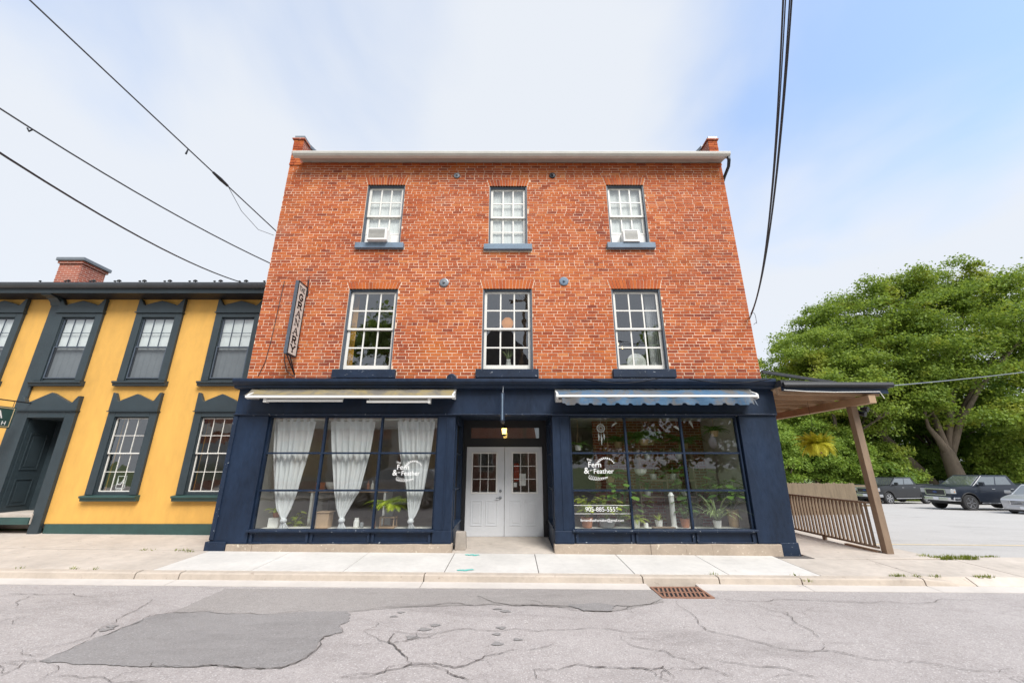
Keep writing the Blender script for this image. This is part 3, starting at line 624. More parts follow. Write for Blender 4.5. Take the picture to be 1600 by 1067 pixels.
for s_, (xa, xb) in ((-1, (XL, XL+.33)), (1, (XR-.33, XR))):
    MB().box(xa+.006, xb-.006, YW+.305, 17.5, -.6, 9.0).build('side_wall', M['wallbrick'], bld)
    pw = MB(); f_ = MB()
    # parapet end: brickwork standing above the gutter, sloped coping running back
    x0, x1 = (xa-.03, xa+.30) if s_ < 0 else (xb-.29, xb+.02)
    base = 9.56
    poly = [(9.0, base), (9.0, 10.30), (9.25, 10.33), (13.2, 11.55), (17.4, 10.3), (17.4, 8.9), (9.31, 8.9), (9.31, base)]
    pw.prism(poly, 'x', x0+.03, x1-.02); par = pw.build('parapet', M['wallbrick'], bld)
    n = 10
    for k in range(n):
        zz0 = base + .005 + k*.0757
        if zz0 > 10.26: break
        cutx = [x0+.03, x0+.03+(.12 if k % 2 else .17), x1-.02]
        for q in range(2):
            o = MB().box(cutx[q]+.005, cutx[q+1]-.005, YW-.012+rb.uniform(-.004, .004), YW-.001, zz0+.005, zz0+.069).build('brick', M['brick'], par); o['tint'] = rb.uniform(.3, .8)
    cp = MB(); cp.box(x0-.005, x1+.01, 8.955, 9.28, 10.332, 10.372); cp.build('coping', M['wallbrick'], par)
    cp = MB(); cp.box(x0+.05, x1-.01, 8.975, 9.32, 10.374, 10.45); cp.add([(x0, 9.29, 10.345), (x1, 9.29, 10.345), (x1, 13.2, 11.56), (x0, 13.2, 11.56), (x0, 9.29, 10.44), (x1, 9.29, 10.44), (x1, 13.2, 11.66), (x0, 13.2, 11.66)], [(0, 3, 2, 1), (4, 5, 6, 7), (0, 1, 5, 4), (1, 2, 6, 5), (2, 3, 7, 6), (3, 0, 4, 7)]); cp.build('coping', M['grey_metal'], par)
MB().prism([(8.99, 9.605), (13.2, 11.3), (17.3, 9.9), (17.3, 9.8), (13.2, 11.2), (9.1, 9.58)], 'x', XL+.34, XR-.34).build('roof', M['roof_dark'], bld)
MB().box(XL+.34, XR-.34, 17.2, 17.48, -.6, 9.8).build('rear_wall', M['wallbrick'], bld)
for (x, z, mm, r) in ((-1.473, 9.135, 'grey_metal', .085), (1.107, 9.139, 'dark_metal', .085), (-1.660, 5.965, 'grey_metal', .115), (1.298, 6.002, 'slate_paint', .115), (-1.366, 3.56, 'navy', .115)):
    m_ = MB(); m_.lathe([(r, 0), (r, -.012), (r*.8, -.022), (.03, -.026), (.026, -.05), (.012, -.06)], (x, YW-.008, z), 20, 'y'); m_.build('anchor_plate', M[mm], bld)
# upper rooms
for (z0, z1, nm) in ((3.35, 6.45, 'middle'), (6.75, 9.3, 'top')):
    r_ = MB(); r_.box(XL+.34, XR-.34, YW+.31, 13.0, z0-.1, z0); r_.box(XL+.34, XR-.34, YW+.31, 13.0, z1, z1+.1); r_.box(XL+.34, XR-.34, 13.0, 13.1, z0, z1)
    r_.box(-1.9, -1.8, YW+.31, 13.0, z0, z1); r_.box(1.6, 1.7, YW+.31, 13.0, z0, z1)
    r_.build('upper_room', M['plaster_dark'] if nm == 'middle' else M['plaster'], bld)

# ------------------------------------------------------------------ shopfront
YS = 8.83
f_ = MB(); f_.box(XL+.005, 5.84, YS+.012, 9.0, 2.742, 3.36); f_.build('frieze', M['navy'], bld)
f_ = MB(); f_.prism([(8.80, 3.275), (8.72, 3.285), (8.70, 3.30), (8.70, 3.335), (8.64, 3.37), (8.615, 3.40), (8.60, 3.415), (8.60, 3.478), (8.62, 3.485), (9.0, 3.545), (9.0, 3.275)], 'x', -6.10, 5.80); f_.build('cornice', M['navy'], bld, bevel=.004)
MB().prism([(8.84, 2.742), (8.79, 2.742), (8.775, 2.725), (8.79, 2.705), (8.84, 2.700)], 'x', XL+.01, 5.80).build('moulding', M['navy_worn'], bld)
def pilaster(xa, xb, xat=None, xbt=None, plinth=True, panel=True):
    xat = xa if xat is None else xat; xbt = xb if xbt is None else xbt
    z0, z1 = .165, 2.70
    m_ = MB(); m_.hexa([(xa, YS, z0), (xb, YS, z0), (xb, 9.0, z0), (xa, 9.0, z0), (xat, YS, z1), (xbt, YS, z1), (xbt, 9.0, z1), (xat, 9.0, z1)]); p_ = m_.build('pilaster', M['navy'], bld, bevel=.006)
    return p_
p_ = pilaster(-6.055, -5.30)
MB().box(-6.05, -5.96, YS-.022, YS-.001, .24, 2.69).build('edge_strip', M['navy_worn'], p_, bevel=.004)
MB().box(-6.10, -5.69, YS-.045, 8.99, -.02, .21).build('plinth', M['navy_worn'], p_, bevel=.01)
p_ = pilaster(-1.585, -1.215); MB().box(-1.40, -1.375, YS-.012, YS-.001, .42, 2.69).build('edge_strip', M['navy'], p_); MB().box(-1.59, -1.205, YS-.022, 8.99, .166, .40).build('plinth', M['navy'], p_, bevel=.008)
p_ = pilaster(.89, 1.255); MB().box(1.06, 1.085, YS-.012, YS-.001, .42, 2.69).build('edge_strip', M['navy'], p_); MB().box(.88, 1.262, YS-.022, 8.99, .166, .40).build('plinth', M['navy'], p_, bevel=.008)
p_ = pilaster(4.96, 5.725, 4.975, 5.80); MB().hexa([(5.40, YS-.022, -.10), (5.76, YS-.022, -.10), (5.76, 8.99, -.10), (5.40, 8.99, -.10), (5.385, YS-.022, .185), (5.745, YS-.022, .185), (5.745, 8.99, .185), (5.385, 8.99, .185)]).build('plinth', M['navy_worn'], p_, bevel=.008)
def stone_base(xa, xb):
    m_ = MB(); n = 26; top = []; 
    for k in range(n+1):
        x = xa + (xb-xa)*k/n; top.append((x, .162 + random.uniform(-.006, .004)))
    for k in range(n):
        (x0, za), (x1, zb) = top[k], top[k+1]; y0 = 8.785 + random.uniform(-.008, .008)
        m_.hexa([(x0, y0, -.12), (x1, y0, -.12), (x1, 8.98, -.12), (x0, 8.98, -.12), (x0, y0+.004, za), (x1, y0+.004, zb), (x1, 8.98, zb), (x0, 8.98, za)])
    me = m_.mesh('stone_base', M['stone']); bm = bmesh.new(); bm.from_mesh(me); bmesh.ops.remove_doubles(bm, verts=bm.verts, dist=.012); bm.to_mesh(me); bm.free(); obj('stone_base', me, bld, bevel=.01)
stone_base(-5.68, -1.185); stone_base(.86, 5.39)
GY = 8.93
def shop_window(xa, xb, mull):
    z0, z1 = .425, 2.662; zs = [1.162, 1.915]
    m_ = MB(); fy0, fy1 = GY-.045, GY+.05; t_ = .035
    m_.box(xa-.02, xa+t_-.02, fy0, fy1, z0, z1+.045); m_.box(xb-t_+.02, xb+.02, fy0, fy1, z0, z1+.045); m_.box(xa+t_-.02, xb-t_+.02, fy0, fy1, z1, z1+.045)
    xs = [xa] + mull + [xb]
    for q in mull: m_.box(q-.021, q+.021, fy0+.005, fy1-.005, z0, z1)
    for z in zs:
        for i in range(3): m_.box(xs[i]+(.0211 if i else .015), xs[i+1]-(.0211 if i < 2 else .015), fy0+.012, fy1-.012, z-.018, z+.018)
    win = m_.build('shop_window', M['navy'], bld)
    MB().box(xa-.05, xb+.05, 8.765, 9.0, z0-.042, z0-.001).build('sill', M['navy_worn'], win, bevel=.008)
    r_ = MB(); r_.box(xa-.03, xb+.03, 8.86, 8.97, .166, z0-.043); rail = MB(); 
    ris = r_.build('riser', M['navy'], win)
    for i in range(3):
        x0, x1 = xs[i]+.02, xs[i+1]-.02
        q = MB(); q.box(x0, x1, 8.825, 8.859, .166, .195); q.box(x0, x1, 8.825, 8.859, .345, .382); q.box(x0, x0+.05, 8.825, 8.859, .195, .345); q.box(x1-.05, x1, 8.825, 8.859, .195, .345); q.build('riser_panel', M['navy_worn'], win, bevel=.006)
    zz_ = [z0] + zs + [z1]
    for i in range(3):
        for j in range(3):
            an = random.uniform(-.0025, .0025)
            MB().add([(xs[i], GY, zz_[j]), (xs[i+1], GY+an, zz_[j]), (xs[i+1], GY+an, zz_[j+1]), (xs[i], GY, zz_[j+1])], [(0, 1, 2, 3)]).build('pane', M['glass'], win)
    return win
wl = shop_window(-5.275, -1.605, [-4.065, -2.83]); wr = shop_window(1.285, 4.925, [2.49, 3.715])
# entry recess
e_ = MB(); e_.hexa([(-1.185, 8.79, -.10), (.86, 8.79, -.10), (.86, 13.4, -.10), (-1.185, 13.4, -.10), (-1.185, 8.79, .004), (.86, 8.79, .004), (.86, 10.3, .066), (-1.185, 10.3, .066)]); e_.build('entry_floor', M['concrete_old'], bld)
MB().box(-1.205, .875, 9.005, 10.36, 2.745, 2.80).build('entry_ceiling', M['navy'], bld)
for xa, xb in ((-1.30, -1.195), (.875, .98)):
    s_ = MB(); s_.box(xa, xb, 9.0, 10.25, .0, .42); s_.box(xa, xb, 9.0, 9.07, .42, 2.8); s_.box(xa, xb, 10.15, 10.25, .42, 2.8); s_.box(xa, xb, 9.07, 10.15, 2.60, 2.8)
    s_.box(xa+.02, xb-.02, 9.07, 10.15, 1.14, 1.18); s_.box(xa+.02, xb-.02, 9.07, 10.15, 1.89, 1.93)
    s_.box(xa-.02, xb+.02, 9.02, 10.2, .42, .455)
    sp_ = s_.build('side_light', M['navy'], bld)
    xm = (xa+xb)/2
    for q0, q1 in ((.455, 1.14), (1.18, 1.89), (1.93, 2.60)): MB().add([(xm, 9.07, q0), (xm, 10.15, q0), (xm, 10.15, q1), (xm, 9.07, q1)], [(0, 1, 2, 3)]).build('pane', M['glass'], sp_)
m_ = MB(); m_.box(-1.195, -1.105, 10.26, 10.36, .066, 2.745); m_.box(.766, .875, 10.26, 10.36, .066, 2.745); m_.box(-1.105, .766, 10.26, 10.36, 2.106, 2.31); m_.box(-1.105, .766, 10.26, 10.36, 2.568, 2.745); m_.box(-1.105, -1.014, 10.26, 10.36, 2.31, 2.568); m_.box(.701, .766, 10.26, 10.36, 2.31, 2.568)
tr_ = m_.build('door_frame', M['black'], bld); MB().box(-1.014, .701, 10.31, 10.315, 2.31, 2.568).build('pane', M['glass'], tr_)
for i, (xa, xb) in enumerate(((-1.10, -.172), (-.162, .762))):
    gx0, gx1, gz0, gz1 = (xa+.155, xa+.155+.57, 1.045, 1.94) if i == 0 else (xb-.155-.565, xb-.155, 1.045, 1.945)
    m_ = MB(); y0, y1 = 10.29, 10.335
    m_.box(xa, gx0, y0, y1, .072, 2.10); m_.box(gx1, xb, y0, y1, .072, 2.10); m_.box(gx0, gx1, y0, y1, .072, gz0); m_.box(gx0, gx1, y0, y1, gz1, 2.10)
    dr = m_.build('door', M['grey_door'], bld)
    lt = MB(); k_ = .035
    lt.box(gx0-k_, gx0, y0-.012, y0-.001, gz0-k_, gz1+k_); lt.box(gx1, gx1+k_, y0-.012, y0-.001, gz0-k_, gz1+k_); lt.box(gx0, gx1, y0-.012, y0-.001, gz0-k_, gz0); lt.box(gx0, gx1, y0-.012, y0-.001, gz1, gz1+k_)
    for q in (1, 2):
        x = gx0+(gx1-gx0)*q/3; lt.box(x-.008, x+.008, y0+.002, y0+.016, gz0, gz1); zq = gz0+(gz1-gz0)*q/3
        for u in range(3): lt.box(gx0+(gx1-gx0)*u/3+.0081, gx0+(gx1-gx0)*(u+1)/3-.0081, y0+.003, y0+.015, zq-.008, zq+.008)
    lt.build('light_frame', M['white_metal'], dr, bevel=.003)
    for u in range(3):
        for v_ in range(3): MB().add([(gx0+(gx1-gx0)*u/3, y0+.02, gz0+(gz1-gz0)*v_/3), (gx0+(gx1-gx0)*(u+1)/3, y0+.02, gz0+(gz1-gz0)*v_/3), (gx0+(gx1-gx0)*(u+1)/3, y0+.02, gz0+(gz1-gz0)*(v_+1)/3), (gx0+(gx1-gx0)*u/3, y0+.02, gz0+(gz1-gz0)*(v_+1)/3)], [(0, 1, 2, 3)]).build('pane', M['glass'], dr)
    for q in range(2):
        px = (xa+xb)/2 - .335 + q*.36
        r_ = MB(); w_ = .28; z0, z1 = .30, .86; t_ = .022
        r_.box(px, px+w_, y0-.009, y0-.001, z0, z0+t_); r_.box(px, px+w_, y0-.009, y0-.001, z1-t_, z1); r_.box(px, px+t_, y0-.009, y0-.001, z0+t_, z1-t_); r_.box(px+w_-t_, px+w_, y0-.009, y0-.001, z0+t_, z1-t_); r_.box(px+.055, px+w_-.055, y0-.007, y0-.001, z0+.06, z1-.06)
        r_.build('door_panel', M['grey_door'], dr, bevel=.004)
    if i == 0:
        h_ = MB(); h_.lathe([(.03, 0), (.03, -.02), (.015, -.03)], (-.262, y0-.001, 1.075), 14, 'y'); h_.lathe([(.034, 0), (.034, -.012), (.014, -.02), (.014, -.05)], (-.262, y0-.001, .92), 14, 'y'); h_.tube([(-.262, y0-.05, .92), (-.30, y0-.055, .918), (-.37, y0-.05, .912)], .011, 8); h_.build('handle', M['grey_metal'], dr, smooth=False)
# ground floor room
r_ = MB(); r_.box(XL+.34, -1.31, 9.01, 13.4, .0, .10); r_.box(.99, XR-.34, 9.01, 13.4, .0, .10); r_.box(-1.30, .98, 10.37, 13.4, .0, .075); r_.build('shop_floor', M['floor_in'], bld)
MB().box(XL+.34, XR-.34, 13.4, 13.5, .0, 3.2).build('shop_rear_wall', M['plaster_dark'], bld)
MB().box(XL+.34, XR-.34, 9.01, 13.4, 2.86, 3.34).build('shop_ceiling', M['plaster'], bld)
MB().box(XL+.335, XL+.36, 9.02, 13.4, .1, 2.86).build('shop_wall', M['plaster'], bld)
MB().box(XR-.36, XR-.335, 9.02, 13.4, .1, 2.86).build('shop_wall', M['plaster'], bld)
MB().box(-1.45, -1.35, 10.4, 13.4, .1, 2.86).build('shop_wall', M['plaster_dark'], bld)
# dark accent brick panel deep in the right-hand room
MB().box(2.3, XR-.37, 11.55, 11.62, .10, 2.86).build('shop_partition', M['wallbrick'], bld)
MB().box(-5.27, -1.62, 9.03, 9.45, .10, .40).build('display_ledge', M['plaster'], bld); MB().box(1.29, 4.92, 9.03, 9.45, .10, .40).build('display_ledge', M['plaster'], bld)

# ------------------------------------------------------------------ lettering
def text_mesh(body, size, m, name, offset=0.0, extrude=0.001, spacing=1.0):
    cu = bpy.data.curves.new('text', 'FONT'); cu.body = body; cu.size = size; cu.align_x = 'CENTER'; cu.align_y = 'CENTER'; cu.extrude = extrude; cu.offset = offset; cu.space_character = spacing; cu.resolution_u = 4
    o = bpy.data.objects.new('text', cu); COL.objects.link(o); bpy.context.view_layer.update()
    me = bpy.data.meshes.new_from_object(o.evaluated_get(bpy.context.evaluated_depsgraph_get())); bpy.data.objects.remove(o); bpy.data.curves.remove(cu)
    me.name = name; me.materials.clear(); me.materials.append(m); return me
FACE = Matrix.Rotation(rad(90), 4, 'X')                       # text upright, read from -y
SIDE = Matrix.Rotation(rad(90), 4, 'Z') @ FACE                # text upright, read from +x
GL = {'T': [[(0, 1), (1, 1)], [(.5, 1), (.5, 0)]], 'H': [[(.12, 0), (.12, 1)], [(.88, 0), (.88, 1)], [(.12, .5), (.88, .5)]], 'E': [[(.15, 0), (.15, 1)], [(.15, 1), (.9, 1)], [(.15, .52), (.7, .52)], [(.15, 0), (.9, 0)]],
      'G': [[(.9, .82), (.72, .97), (.45, 1), (.18, .8), (.1, .5), (.18, .2), (.45, 0), (.75, .05), (.88, .2), (.88, .45)], [(.6, .45), (1, .45)]],
      'R': [[(.15, 0), (.15, 1)], [(.15, 1), (.65, 1), (.85, .87), (.85, .65), (.65, .5), (.15, .5)], [(.5, .5), (.9, 0)]], 'A': [[(.05, 0), (.5, 1)], [(.5, 1), (.95, 0)], [(.25, .35), (.75, .35)]],
      'N': [[(.12, 0), (.12, 1)], [(.12, 1), (.88, 0)], [(.88, 0), (.88, 1)]], 'Y': [[(.05, 1), (.5, .48)], [(.95, 1), (.5, .48)], [(.5, .48), (.5, 0)]]}
SERIF = {'T': [(.5, 0)], 'H': [(.12, 0), (.12, 1), (.88, 0), (.88, 1)], 'E': [], 'G': [], 'R': [(.15, 0), (.15, 1), (.9, 0)], 'A': [(.05, 0), (.95, 0)], 'N': [(.12, 0), (.12, 1), (.88, 1)], 'Y': [(.05, 1), (.95, 1), (.5, 0)]}
def glyph(mb, ch, y0, z0, w_, h_, st, X):                     # serif letter on a plane x = X, reading along +y
    def bar(a, b, t_):
        d = Vector((b[0]-a[0], b[1]-a[1])); d = d.normalized() if d.length else Vector((1, 0)); n = Vector((-d.y, d.x))*t_/2; e = d*t_*.25
        q = [(a[0]-e.x-n.x, a[1]-e.y-n.y), (b[0]+e.x-n.x, b[1]+e.y-n.y), (b[0]+e.x+n.x, b[1]+e.y+n.y), (a[0]-e.x+n.x, a[1]-e.y+n.y)]
        mb.add([(X, u, v) for u, v in q] + [(X-.002, u, v) for u, v in q], [(0, 1, 2, 3), (4, 7, 6, 5)])
    P_ = lambda p: (y0+p[0]*w_, z0+p[1]*h_)
    for s_ in GL[ch]:
        for a, b in zip(s_[:-1], s_[1:]):
            thin = (ch in 'ANY' and abs(b[0]-a[0]) > .1 and b[1] >= a[1]) or (ch == 'N' and a[0] == b[0])
            bar(P_(a), P_(b), st*(.55 if thin else 1.15))
    for p in SERIF[ch]: bar((P_(p)[0]-w_*.2, P_(p)[1]), (P_(p)[0]+w_*.2, P_(p)[1]), st*.45)

# projecting board sign on the brick wall
sg = thing('hanging_sign', 'tall narrow white board sign reading THE GRANARY on brick wall', 'sign', (-4.98, 8.9, 3.64))
MB().box(-5.03, -4.955, 8.49, 8.885, 4.02, 5.788).build('sign_board', M['slate_dark'], sg, bevel=.006)
fm = MB(); X = -4.9545
fm.box(X-.0005, X+.012, 8.49, 8.515, 4.02, 5.788); fm.box(X-.0005, X+.012, 8.86, 8.885, 4.02, 5.788); fm.box(X-.0005, X+.012, 8.515, 8.86, 4.02, 4.045); fm.box(X-.0005, X+.012, 8.515, 8.86, 5.763, 5.788); fm.build('sign_frame', M['black'], sg)
MB().box(X, X+.003, 8.515, 8.86, 4.045, 5.763).build('sign_face', mat('sign_face_cream', (.58, .55, .50), .6, .1, 5, .1, 40), sg)
lt = MB()
for i, ch in enumerate('THE'): glyph(lt, ch, 8.565+i*.09, 5.58, .07, .10, .018, X+.006)
for i, ch in enumerate('GRANARY'): glyph(lt, ch, 8.595, 5.355-i*.2085, .185, .15, .036, X+.006)
lt.build('lettering', M['ink'], sg)
br = MB(); br.tube([(-4.99, 8.70, 4.02), (-4.975, 8.99, 3.66)], .013, 6); br.tube([(-4.99, 8.56, 4.02), (-4.975, 8.99, 3.64)], .013, 6); br.tube([(-4.98, 8.99, 5.6), (-4.98, 8.95, 5.9), (-4.975, 8.93, 6.13)], [.015, .012, .004], 6); br.tube([(-4.99, 8.87, 5.70), (-4.98, 9.0, 5.70)], .014, 6); br.tube([(-4.99, 8.87, 4.3), (-4.98, 9.0, 4.3)], .014, 6); br.tube([(-4.98, 8.98, 5.7), (-4.98, 8.90, 6.0)], .008, 6)
br.build('bracket', M['dark_metal'], sg)

# awnings
aw = thing('retracted_awning', 'rolled retractable awning with mouldy yellow-grey cloth above the curtained window', 'awning', (-3.46, 8.6, 3.1))
MB().box(-5.74, -1.22, 8.765, 8.838, 3.245, 3.268).build('top_bar', M['white_metal'], aw)
def stained(name, c0, c1, c2):
    m, t, b = newmat(name); p = pos(t); n_ = noise(t, scalev(t, p, (1.2, 4, 4)), 2.2, 7, .7, .8); c = mixc(t, rng(t, n_, .38, .62, 0, 1), c0, c1); c = mixc(t, rng(t, noise(t, p, 2.2, 7, .7, .5), .44, .60, 0, .9), c, c2); t.links.new(c, b.inputs['Base Color']); b.inputs['Roughness'].default_value = .85; bump(t, b, noise(t, p, 14, 4), .3, .01); return m
M['moss_cloth'] = stained('mouldy_awning_cloth', (.20, .175, .135), (.27, .205, .075), (.12, .11, .10)); M['blue_cloth'] = stained('stained_blue_awning_cloth', (.045, .105, .19), (.07, .145, .235), (.13, .12, .11))
def roll(x0, x1, m, seed):
    rn = random.Random(seed); n = 40; mb_ = MB(); prof = [(8.78, 3.262), (8.70, 3.235), (8.60, 3.165), (8.52, 3.115), (8.46, 3.085)]
    for k in range(n+1):
        x = x0 + (x1-x0)*k/n
        for j, (y, z) in enumerate(prof): mb_.v.append((x, y + (rn.uniform(-.006, .006) if 0 < j < 4 else 0), z + (rn.uniform(-.008, .008) + .012*math.sin(x*3.1+j) if 0 < j < 4 else 0)))
    for k in range(n):
        for j in range(4): mb_.f.append((k*5+j, (k+1)*5+j, (k+1)*5+j+1, k*5+j+1)); mb_.m.append(0)
    return mb_
roll(-5.70, -1.26, M['moss_cloth'], 1).build('cloth', M['moss_cloth'], aw, smooth=True)
MB().prism([(8.475, 3.085), (8.43, 3.075), (8.43, 3.035), (8.475, 3.02)], 'x', -5.64, -1.20).build('front_bar', M['white_metal'], aw, bevel=.004)
for xa, xb in ((-5.28, -3.60), (-3.08, -1.72)):
    s_ = 1 if xa < -5 else -1
    m_ = MB(); za, zb = (3.0, 2.985) if s_ > 0 else (2.99, 2.965); m_.box(xa, xb, 8.50, 8.55, zb-.03, zb+.02); m_.box(xa+.02, xb-.02, 8.57, 8.61, zb+.03, zb+.065); m_.box(xa if s_ > 0 else xb-.06, xa+.06 if s_ > 0 else xb, 8.49, 8.62, zb-.04, zb+.10); m_.build('folding_arm', M['white_metal'], aw, bevel=.004)
for x in (-5.60, -1.245):
    m_ = MB(); m_.prism([(8.838, 3.265), (8.50, 3.125), (8.45, 3.09), (8.45, 3.015), (8.50, 3.01), (8.838, 3.05)], 'x', x-.018, x+.018); m_.build('end_plate', M['white_metal'], aw, bevel=.004)
aw = thing('retracted_awning', 'retractable awning with stained blue cloth and scalloped blue valance', 'awning', (3.14, 8.6, 3.1))
MB().box(.97, 5.31, 8.765, 8.838, 3.245, 3.268).build('top_bar', M['white_metal'], aw)
roll(1.0, 5.26, M['blue_cloth'], 2).build('cloth', M['blue_cloth'], aw, smooth=True)
MB().prism([(8.475, 3.098), (8.43, 3.088), (8.43, 3.050), (8.475, 3.035)], 'x', .95, 5.245).build('front_bar', M['white_metal'], aw, bevel=.004)
vl = MB(); n = 172; x0, x1 = 1.08, 5.12; pl = []
for k in range(n+1):
    x = x0 + (x1-x0)*k/n; ph = (k % 12)/12.0; dz = .155 - .05*abs(math.sin(math.pi*ph))**.6 if 0.02 < ph < .98 else .165
    dz = .125 + .045*(1 if .28 < ph < .95 else (0.15 if ph < .22 else .6)); yy = 8.44 + .012*math.sin(k*.33) ; pl.append((x, yy, 3.048, yy-.01+.02*math.sin(k*.21), 3.048-dz))
for k in range(n):
    a, b = pl[k], pl[k+1]; vl.add([(a[0], a[1], a[2]), (b[0], b[1], b[2]), (b[0], b[3], b[4]), (a[0], a[3], a[4])], [(0, 1, 2, 3)])
vl.add([(5.12, 8.44, 3.05), (5.20, 8.50, 3.02), (5.23, 8.47, 2.86), (5.17, 8.43, 2.90)], [(0, 1, 2, 3)])
vl.build('valance', M['blue_cloth'], aw)
for x in (.985, 5.25):
    m_ = MB(); m_.prism([(8.838, 3.27), (8.50, 3.14), (8.455, 3.10), (8.455, 3.03), (8.50, 3.02), (8.838, 3.03)], 'x', x-.02, x+.02); m_.build('end_plate', M['white_metal'], aw, bevel=.004)
m_ = MB(); m_.box(.97, 1.16, 8.60, 8.83, 2.99, 3.03); m_.build('mount', M['white_metal'], aw)

# small projecting sign over the door, lantern, doorstop block
hs = thing('door_sign', 'slim navy board sign hung edge-on above the entrance', 'sign', (-.165, 8.5, 2.5))
MB().box(-.215, -.140, 8.0, 8.60, 2.50, 3.06).build('sign_board', M['navy_worn'], hs, bevel=.006)
m_ = MB(); m_.tube([(-.178, 8.55, 3.06), (-.178, 8.60, 3.20), (-.178, 8.66, 3.31)], .010, 6); m_.tube([(-.178, 8.05, 3.06), (-.178, 8.3, 3.12), (-.178, 8.66, 3.31)], .010, 6); m_.build('hanger', M['grey_metal'], hs)
MB().box(-.19, -.165, 7.992, 7.999, 2.52, 3.04).build('edge_trim', M['slate_paint'], hs)
ln = thing('entry_lantern', 'small lit brass lantern hanging in the shop entrance', 'lantern', (-.165, 9.6, 2.32))
MB().lathe([(.006, .0), (.035, .02), (.06, .04), (.062, .05)], (-.165, 9.6, 2.31), 8).build('base', M['dark_metal'], ln)
MB().lathe([(.045, 0), (.06, .13)], (-.165, 9.6, 2.362), 8).build('glass', emit('lantern_glow', (1.0, .62, .16), 2.2), ln)
m_ = MB(); m_.lathe([(.07, 0), (.05, .03), (.015, .06), (.012, .10)], (-.165, 9.6, 2.493), 8); m_.tube([(-.165, 9.6, 2.59), (-.165, 9.6, 2.744)], .005, 5); m_.build('cap', M['dark_metal'], ln)
sb = MB(); sb.hexa([(-1.155, 9.02, .012), (-.925, 9.02, .012), (-.925, 9.24, .02), (-1.155, 9.24, .02), (-1.145, 9.03, .355), (-.945, 9.03, .345), (-.945, 9.22, .345), (-1.145, 9.22, .355)])
tag(sb.build('stone_block', mat('worn_grey_stone', (.34, .30, .26), .9, .25, 5, .6, 40), bevel=.015), 'worn grey-brown stone block standing in the shop entrance corner', 'block')

# window air conditioners
for k, (xa, xb, dz, lab) in enumerate(((-3.635, -3.135, .010, 'white window air conditioner in the brick wall window nearest the yellow building'), (2.845, 3.262, .018, 'small white window air conditioner in the top window nearest the porch'))):
    z0 = 7.046 + dz; ac = thing('air_conditioner', lab, 'air conditioner', ((xa+xb)/2, 9, z0), group='window air conditioners')
    y0 = 8.80 if k == 0 else 8.88
    m_ = MB(); m_.box(xa, xb, y0+.012, 9.45, z0+.003, z0+.335); m_.build('case', M['white_metal'], ac, bevel=.012)
    m_ = MB(); m_.box(xa, xb, y0, y0+.011, z0+.003, z0+.05); m_.box(xa, xb, y0, y0+.011, z0+.30, z0+.335); m_.box(xa, xa+.035, y0, y0+.011, z0+.05, z0+.30); m_.box(xb-.055, xb, y0, y0+.011, z0+.05, z0+.30); m_.build('bezel', M['white_metal'], ac, bevel=.003)
    MB().box(xa+.035, xb-.055, y0+.0095, y0+.0115, z0+.05, z0+.30).build('grille_back', M['grey_metal'], ac)
    for i in range(7): MB().box(xa+.036, xb-.056, y0+.001, y0+.009, z0+.058+i*.034, z0+.074+i*.034).build('slat', M['gutter_white'], ac)

# shop lettering on the glass
def put(me, name, parent, x, z, y=8.921, rot=0.0):
    return obj(name, me, parent, basis=Matrix.Translation((x, y, z)) @ FACE @ Matrix.Rotation(rot, 4, 'Z'))
def logo(win, cx, cz, k):
    put(text_mesh('The', .065*k, M['letter'], 'lettering', .0), 'lettering', win, cx-.19*k, cz+.165*k)
    put(text_mesh('Fern', .150*k, M['letter'], 'lettering', .0008), 'lettering', win, cx-.085*k, cz+.070*k)
    put(text_mesh('&', .170*k, M['letter'], 'lettering', .001), 'lettering', win, cx-.255*k, cz-.045*k)
    put(text_mesh('the', .042*k, M['letter'], 'lettering', .0), 'lettering', win, cx-.165*k, cz-.035*k, rot=.3)
    put(text_mesh('Feather', .132*k, M['letter'], 'lettering', .0008), 'lettering', win, cx+.085*k, cz-.055*k)
    m_ = MB()
    for i in range(12):                          # feather sweeping over the words
        a = math.pi*.86 - i*.20; p = Vector((cx+.15*k+.17*k*math.cos(a), 8.921, cz+.02*k+.16*k*math.sin(a))); d = Vector((math.cos(a+.7), 0, math.sin(a+.7)))
        q = p + d*(.075-.004*i)*k; s_ = Vector((-d.z, 0, d.x)); m_.ribbon([p, (p+q)/2, q], [.006*k, .022*k, .002*k], s_)
    m_.build('feather_emblem', M['letter'], win); m_ = MB()
    for i in range(11):                          # fern sprig below
        x = cx-.22*k+i*.035*k; zb = cz-.165*k-.012*k*i + .0011*k*i*i
        for s_ in (-1, 1):
            p = Vector((x, 8.921, zb)); q = p + Vector((.035*k, 0, s_*.05*k*(1-i/14))); m_.ribbon([p, (p+q)/2, q], [.006*k, .018*k, .002*k], Vector((0, 0, 1)) if s_ > 0 else Vector((1, 0, 0)))
    m_.build('fern_emblem', M['letter'], win)
logo(wr, 1.87, 1.60, 1.06); logo(wl, -2.22, 1.555, .98)
MB().box(1.305, 2.468, 8.920, 8.922, .868, .876).build('rule', M['letter'], wr); MB().box(1.305, 2.468, 8.920, 8.922, .707, .715).build('rule', M['letter'], wr)
put(text_mesh('905-885-5555', .122, M['letter'], 'lettering', .0), 'lettering', wr, 1.875, .792); put(text_mesh('fernandfeathersalon@gmail.com', .074, M['letter'], 'lettering', .0, spacing=.93), 'lettering', wr, 1.87, .585)

